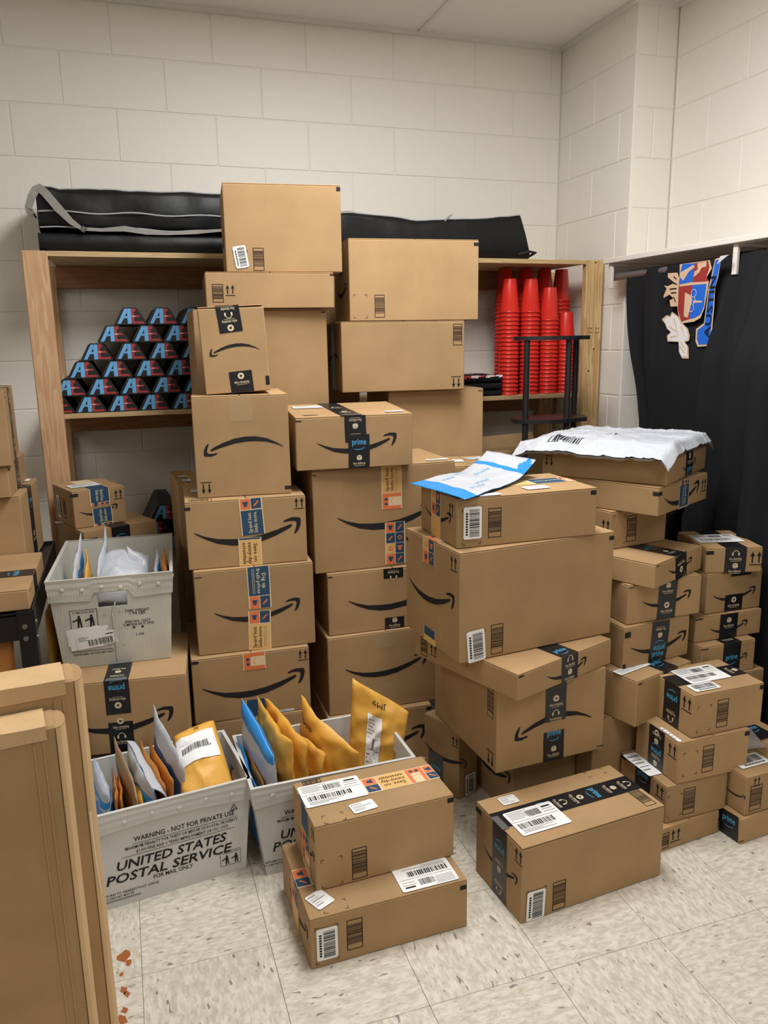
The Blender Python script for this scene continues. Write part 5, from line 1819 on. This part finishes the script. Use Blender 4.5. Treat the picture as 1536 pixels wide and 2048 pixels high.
o = mb.build('waste_bin', None, smooth=False)
o.location = (1.60, .66, .0)
tag(o, 'black plastic bin half hidden between the flat cartons and the black cloth', 'bin')

# ------------------------------------------------------------------ wall shelf with rod
root = thing('wall_shelf', 'white wall shelf with brackets along the right wall', 'shelf', (0, 0, 0))
mb = MB()
mb.bbox((1.80, -.9, 1.763), (XR2 - .005, YP - .004, 1.784), .002, 'whitewood')
mb.build('shelf_board', root)
mb = MB()
mb.bbox((XR2 - .025, -.9, 1.69), (XR2 - .004, YP - .004, 1.7625), .002, 'whitewood')
mb.build('wall_cleat', root)
mb = MB()
mb.bbox((1.83, YP - .024, 1.70), (XR2 - .03, YP - .005, 1.7625), .002, 'whitewood')
mb.build('end_cleat', root)
for yb in (1.36, .62, -.2):
    mb = MB()
    mb.bbox((1.815, yb, 1.752), (XR2 - .027, yb + .022, 1.7625), .001, 'whitewood')
    mb.bbox((1.815, yb, 1.66), (1.826, yb + .022, 1.7518), .001, 'whitewood')
    mb.build('bracket', root)
rodX, rodZ, rodR = 1.850, 1.708, .016
mb = MB()
mb.tube([(rodX, YP - .005, rodZ), (rodX, -.9, rodZ)], rodR, 'rod', 16)
o = tag(mb.build('closet_rod', None), 'grey metal hanging rod under the white wall shelf', 'rod')


# ------------------------------------------------------------------ black cloths over the rod
def cloth(label, ya, yb, xf, zlow, fold, seed, flatrng=None, back=True, name='cloth_banner', nf=3.0, thick=0.0):
    """cloth hung over the rod: ya(z), yb(z) are its left and right edges, xf how far it hangs from the rod axis"""
    r_ = thing(name, label, 'cloth', (xf, (ya(1.7) + yb(1.7)) / 2, zlow), 0, 'black cloths over the rod')
    o0 = Vector(r_.location)
    rr = rodR + .004 + thick
    def fn(s, t):
        zt = rodZ
        if t < .16:                       # over the rod
            a = (t / .16) * math.pi * .95 + math.pi * .05
            q = math.pi - a
            x = rodX - rr * math.cos(math.pi - q) * (1) if False else rodX + rr * math.cos(a - 0)
            z = rodZ + rr * math.sin(a)
            tz = z
            k = 0
        else:
            k = (t - .16) / .84
            z = rodZ - k * (rodZ - zlow)
            x = rodX - rr + (xf - (rodX - rr)) * min(1, k * 5)
        y = ya(min(z, 1.73)) * (1 - s) + yb(min(z, 1.73)) * s
        amp = fold * min(1, .25 + k * 1.6)
        w_ = 1.0
        if flatrng:
            if y < flatrng[0] + .06:
                w_ = min(1, max(0, (y - flatrng[0]) / .06)) if y > flatrng[0] else 0
        f1_ = math.sin((s * nf + seed) * 2 * math.pi + .8 * noise.noise(Vector((s * 3, k * 2, seed)))) * amp
        f2_ = noise.noise(Vector((y * 9, z * 2.2, seed))) * amp * .9
        x += max(0, (f1_ + f2_) * w_ + amp * w_) * 1.0
        return Vector((x, y, z)) - o0
    mb = MB()
    mb.grid(fn, 60, 50, 'cloth')
    mb.build('hanging_cloth', r_, smooth=True)
    if back:
        mb = MB()
        mb.grid(lambda s, t: Vector((rodX + rr + .01 * noise.noise(Vector((s * 6, t * 3, seed))) + .004, ya(1.72 - .9 * t) * (1 - s) + yb(1.72 - .9 * t) * s, rodZ - t * .85)) - o0, 30, 16, 'cloth')
        mb.build('back_fall', r_, smooth=True)
    return r_, o0


def pw(pts):
    def g(z):
        for (z0, y0), (z1, y1) in zip(pts, pts[1:]):
            if z >= z1:
                t = (z - z1) / (z0 - z1)
                return y1 + (y0 - y1) * min(1, max(0, t))
        return pts[-1][1]
    return g


c1, o1 = cloth('black cloth banner with a coloured crest hanging over the rod end', pw([(1.74, 1.283), (1.66, 1.277), (1.39, 1.207), (1.09, 1.135), (.05, 1.03)]), pw([(1.74, .655), (.05, .66)]), 1.797, .05, .030, 1, flatrng=(1.0,))
CR = dict(
    shield_edge=([(0.891, 1.717), (0.73, 1.717), (0.716, 1.688), (0.739, 1.659), (0.726, 1.643), (0.74, 1.553), (0.757, 1.518), (0.792, 1.505), (0.835, 1.502), (0.864, 1.499), (0.888, 1.551), (0.889, 1.63), (0.888, 1.683)], 'ctan', 0),
    shield_quarter=([(0.875, 1.716), (0.807, 1.714), (0.813, 1.649), (0.884, 1.644), (0.885, 1.682)], 'cblue', 1),
    shield_quarter_b=([(0.807, 1.714), (0.736, 1.715), (0.728, 1.693), (0.739, 1.663), (0.729, 1.645), (0.812, 1.647)], 'cred', 1),
    shield_quarter_c=([(0.887, 1.636), (0.811, 1.637), (0.815, 1.516), (0.861, 1.507), (0.885, 1.551)], 'cred', 1),
    shield_quarter_d=([(0.811, 1.637), (0.737, 1.636), (0.743, 1.558), (0.758, 1.53), (0.787, 1.519), (0.815, 1.516)], 'cblue', 1),
    cap_figure=([(0.849, 1.613), (0.817, 1.601), (0.806, 1.584), (0.825, 1.52), (0.847, 1.525), (0.849, 1.542)], 'ctan', 2),
    wing_figure=([(0.885, 1.686), (0.813, 1.708), (0.803, 1.7), (0.835, 1.686), (0.863, 1.656), (0.884, 1.67)], 'ctan', 2),
    tower_figure=([(0.792, 1.712), (0.745, 1.714), (0.743, 1.696), (0.766, 1.695), (0.779, 1.678), (0.808, 1.664), (0.804, 1.684), (0.787, 1.69)], 'ctan', 2),
    pen_figure=([(0.803, 1.582), (0.754, 1.578), (0.754, 1.572), (0.799, 1.572)], 'ctan', 2),
    ribbon_edge=([(0.702, 1.718), (0.672, 1.722), (0.681, 1.655), (0.692, 1.621), (0.69, 1.551), (0.694, 1.418), (0.762, 1.414), (0.776, 1.434), (0.777, 1.479), (0.737, 1.498), (0.726, 1.619), (0.714, 1.669)], 'ctan', 0),
    ribbon=([(0.699, 1.714), (0.674, 1.715), (0.684, 1.655), (0.694, 1.617), (0.695, 1.544), (0.7, 1.424), (0.756, 1.422), (0.768, 1.442), (0.768, 1.474), (0.734, 1.492), (0.72, 1.615), (0.708, 1.668)], 'cblue', 1),
    knot=([(0.957, 1.69), (0.901, 1.688), (0.886, 1.662), (0.886, 1.634), (0.887, 1.609), (0.889, 1.564), (0.929, 1.565), (0.938, 1.589), (0.915, 1.594), (0.94, 1.61), (0.976, 1.599), (0.973, 1.61), (0.959, 1.634), (0.977, 1.646), (0.953, 1.642), (0.914, 1.652), (0.956, 1.675)], 'ctan', 0),
    flower_edge=([(.885 + (y - .885) * 1.13, 1.46 + (z - 1.46) * 1.09) for y, z in [(0.916, 1.538), (0.882, 1.522), (0.864, 1.501), (0.83, 1.479), (0.818, 1.455), (0.82, 1.438), (0.841, 1.434), (0.821, 1.417), (0.816, 1.378), (0.849, 1.378), (0.864, 1.396), (0.87, 1.434), (0.93, 1.436), (0.935, 1.456), (0.916, 1.468), (0.938, 1.481), (0.949, 1.498), (0.968, 1.514), (0.942, 1.528), (0.925, 1.523)]], 'ctan', -.6),
    flower=([(0.916, 1.538), (0.882, 1.522), (0.864, 1.501), (0.83, 1.479), (0.818, 1.455), (0.82, 1.438), (0.841, 1.434), (0.821, 1.417), (0.816, 1.378), (0.849, 1.378), (0.864, 1.396), (0.87, 1.434), (0.93, 1.436), (0.935, 1.456), (0.916, 1.468), (0.938, 1.481), (0.949, 1.498), (0.968, 1.514), (0.942, 1.528), (0.925, 1.523)], 'cwhite', 0),
)
XE = 1.7935
for nm, (pts, mt, lv) in CR.items():
    mb = MB()
    mb.poly([Vector((XE - .0008 * lv, y, z)) - o1 for y, z in pts], mt)
    nn = {'shield_quarter_b': 'shield_quarter', 'shield_quarter_c': 'shield_quarter', 'shield_quarter_d': 'shield_quarter'}.get(nm, nm)
    mb.build(nn, c1)
mb = MB()
for i in range(3):                           # linked rings and pen lines
    cy, cz = .800 + .004 * i, 1.607 - .026 * i
    for k in range(16):
        a, b = 2 * math.pi * k / 16, 2 * math.pi * (k + 1) / 16
        mb.poly([Vector((XE - .0026, cy + r_ * math.cos(t), cz + r_ * math.sin(t))) - o1 for r_, t in ((.0150, a), (.0150, b), (.0128, b), (.0128, a))], 'cwhite')
mb.build('ring_figure', c1)
fcx = Face(Vector((XE - .0012, .718, 1.43)) - o1, (0, -.06, 1), (0, 1, 0), (1, 1))
fcx.ex.normalize()
mb = MB()
pn = Pen(mb, fcx, 0, 0, 0, 0)
fcx.n = Vector((-1, 0, 0))
pn.off = .0012
pn.text('AUSTIN', .125, -.001, .040, 'cloth', .215)
mb.build('ribbon_lettering', c1)
mb = MB()                                    # dark vein lines on flower and knot
for (y0, z0, y1, z1) in ((.905, 1.52, .87, 1.45), (.93, 1.49, .88, 1.47), (.86, 1.49, .835, 1.45), (.855, 1.43, .825, 1.40), (.862, 1.415, .826, 1.388), (.92, 1.45, .88, 1.455)):
    d = Vector((0, y1 - y0, z1 - z0)).normalized().cross(Vector((1, 0, 0))) * .003
    a, b = Vector((XE - .0009, y0, z0)), Vector((XE - .0009, y1, z1))
    mb.poly([a - d - o1, b - d * .3 - o1, b + d * .3 - o1, a + d - o1], 'ctan')
for (y0, z0, y1, z1) in ((.945, 1.66, .90, 1.645), (.94, 1.63, .90, 1.63), (.93, 1.615, .90, 1.615), (.915, 1.60, .90, 1.58), (.92, 1.675, .905, 1.665)):
    d = Vector((0, y1 - y0, z1 - z0)).normalized().cross(Vector((1, 0, 0))) * .0025
    a, b = Vector((XE - .0009, y0, z0)), Vector((XE - .0009, y1, z1))
    mb.poly([a - d - o1, b - d - o1, b + d - o1, a + d - o1], 'foam')
mb.build('crest_lines', c1)
c2, o2 = cloth('black cloth panel with long folds hanging in front of the crest banner', pw([(1.74, .640), (1.69, .655), (1.43, .690), (1.13, .712), (.05, .76)]), pw([(1.74, .43), (.05, .40)]), 1.752, .05, .020, 4, nf=1.6, thick=.010)
c3, o3 = cloth('black cloth panel hanging at the right edge of the picture', pw([(1.74, .50), (1.5, .475), (1.15, .50), (.05, .55)]), pw([(1.74, .02), (.05, -.02)]), 1.690, .05, .026, 7, nf=2.5, thick=.018)
mb = MB()
mb.grid(lambda s, t: Vector((1.786 - .012 * t, .668 - .045 * s, 1.725 - .028 * t * (1 - s * .8))), 6, 4, 'polyw')
tag(mb.build('cloth_corner', None), 'pale blue-white cloth corner peeping out over the rod between the black cloths', 'cloth')

# ------------------------------------------------------------------ black cart
root = thing('utility_cart', 'black metal utility cart carrying cartons at the left edge', 'cart', (0, 0, 0))
cx0, cx1, cy0, cy1 = -1.16, -.520, .585, 1.40
for z in (.735, .25):
    mb = MB()
    mb.box((cx0, cy0, z - .004), (cx1, cy1, z), 'cart')
    mb.build('tray', root)
    for (a, b) in (((cx1 - .004, cy0, z - .075), (cx1, cy1, z + .012)), ((cx0, cy0, z - .075), (cx0 + .004, cy1, z + .012)), ((cx0 + .004, cy0, z - .075), (cx1 - .004, cy0 + .004, z + .004)), ((cx0 + .004, cy1 - .004, z - .075), (cx1 - .004, cy1, z + .012))):
        mb = MB()
        mb.box(a, b, 'cart')
        mb.build('tray_lip', root)
for (x, y) in ((cx1 - .0422, cy0 - .0035), (cx1 - .0422, cy1 - .0365), (cx0 + .002, cy0 - .0035), (cx0 + .002, cy1 - .0365)):
    mb = MB()
    fr = y < 1
    mb.box((x, y if fr else y + .036, .08), (x + .042, (y + .003) if fr else y + .04, .745), 'cart')
    xe = x + .0425 if x > -.8 else x - .003
    mb.box((xe, y, .08), (xe + .003, y + .04, .745), 'cart')
    lg = mb.build('leg', root)
    if fr:
        mb = MB()
        for z in (.70, .665):
            for k in range(1):
                mb.tube([(x + .018, y - .004, z), (x + .018, y + .001, z)], .007, 'bolt', 10)
        for z in (.705, .66):
            mb.tube([(xe + .002, y + .02, z), (xe + .006, y + .02, z)], .006, 'bolt', 10)
        mb.build('bolt', lg)
    mb = MB()
    mb.tube([(x + .015, y + .02, .04), (x + .045, y + .02, .04)], .04, 'blackp', 14)
    mb.build('wheel', root)
mailer('bubble_mailer', 'yellow mailer sticking out of the cart below its top tray', 'mailer', [(-.505, .80, .255), (-.495, 1.02, .255), (-.500, 1.0, .66), (-.512, .82, .66)], .03, 'yellow', None, seed=51)
mailer('kraft_mailer', 'brown mailer standing on the lower tray of the cart at the left edge', 'mailer', [(-.80, .64, .256), (-.60, .63, .256), (-.585, .64, .655), (-.79, .66, .65)], .03, 'manila', None, seed=52)
mailer('poly_mailer', 'blue and white mailer on the floor between the cart and the tub carton', 'mailer', [(-.515, .56, .002), (-.43, .52, .002), (-.44, .585, .46), (-.515, .60, .44)], .02, 'polyw', None, seed=53, matfn=lambda u, v, s: 'polyb' if .78 < v < .93 else 'polyw')
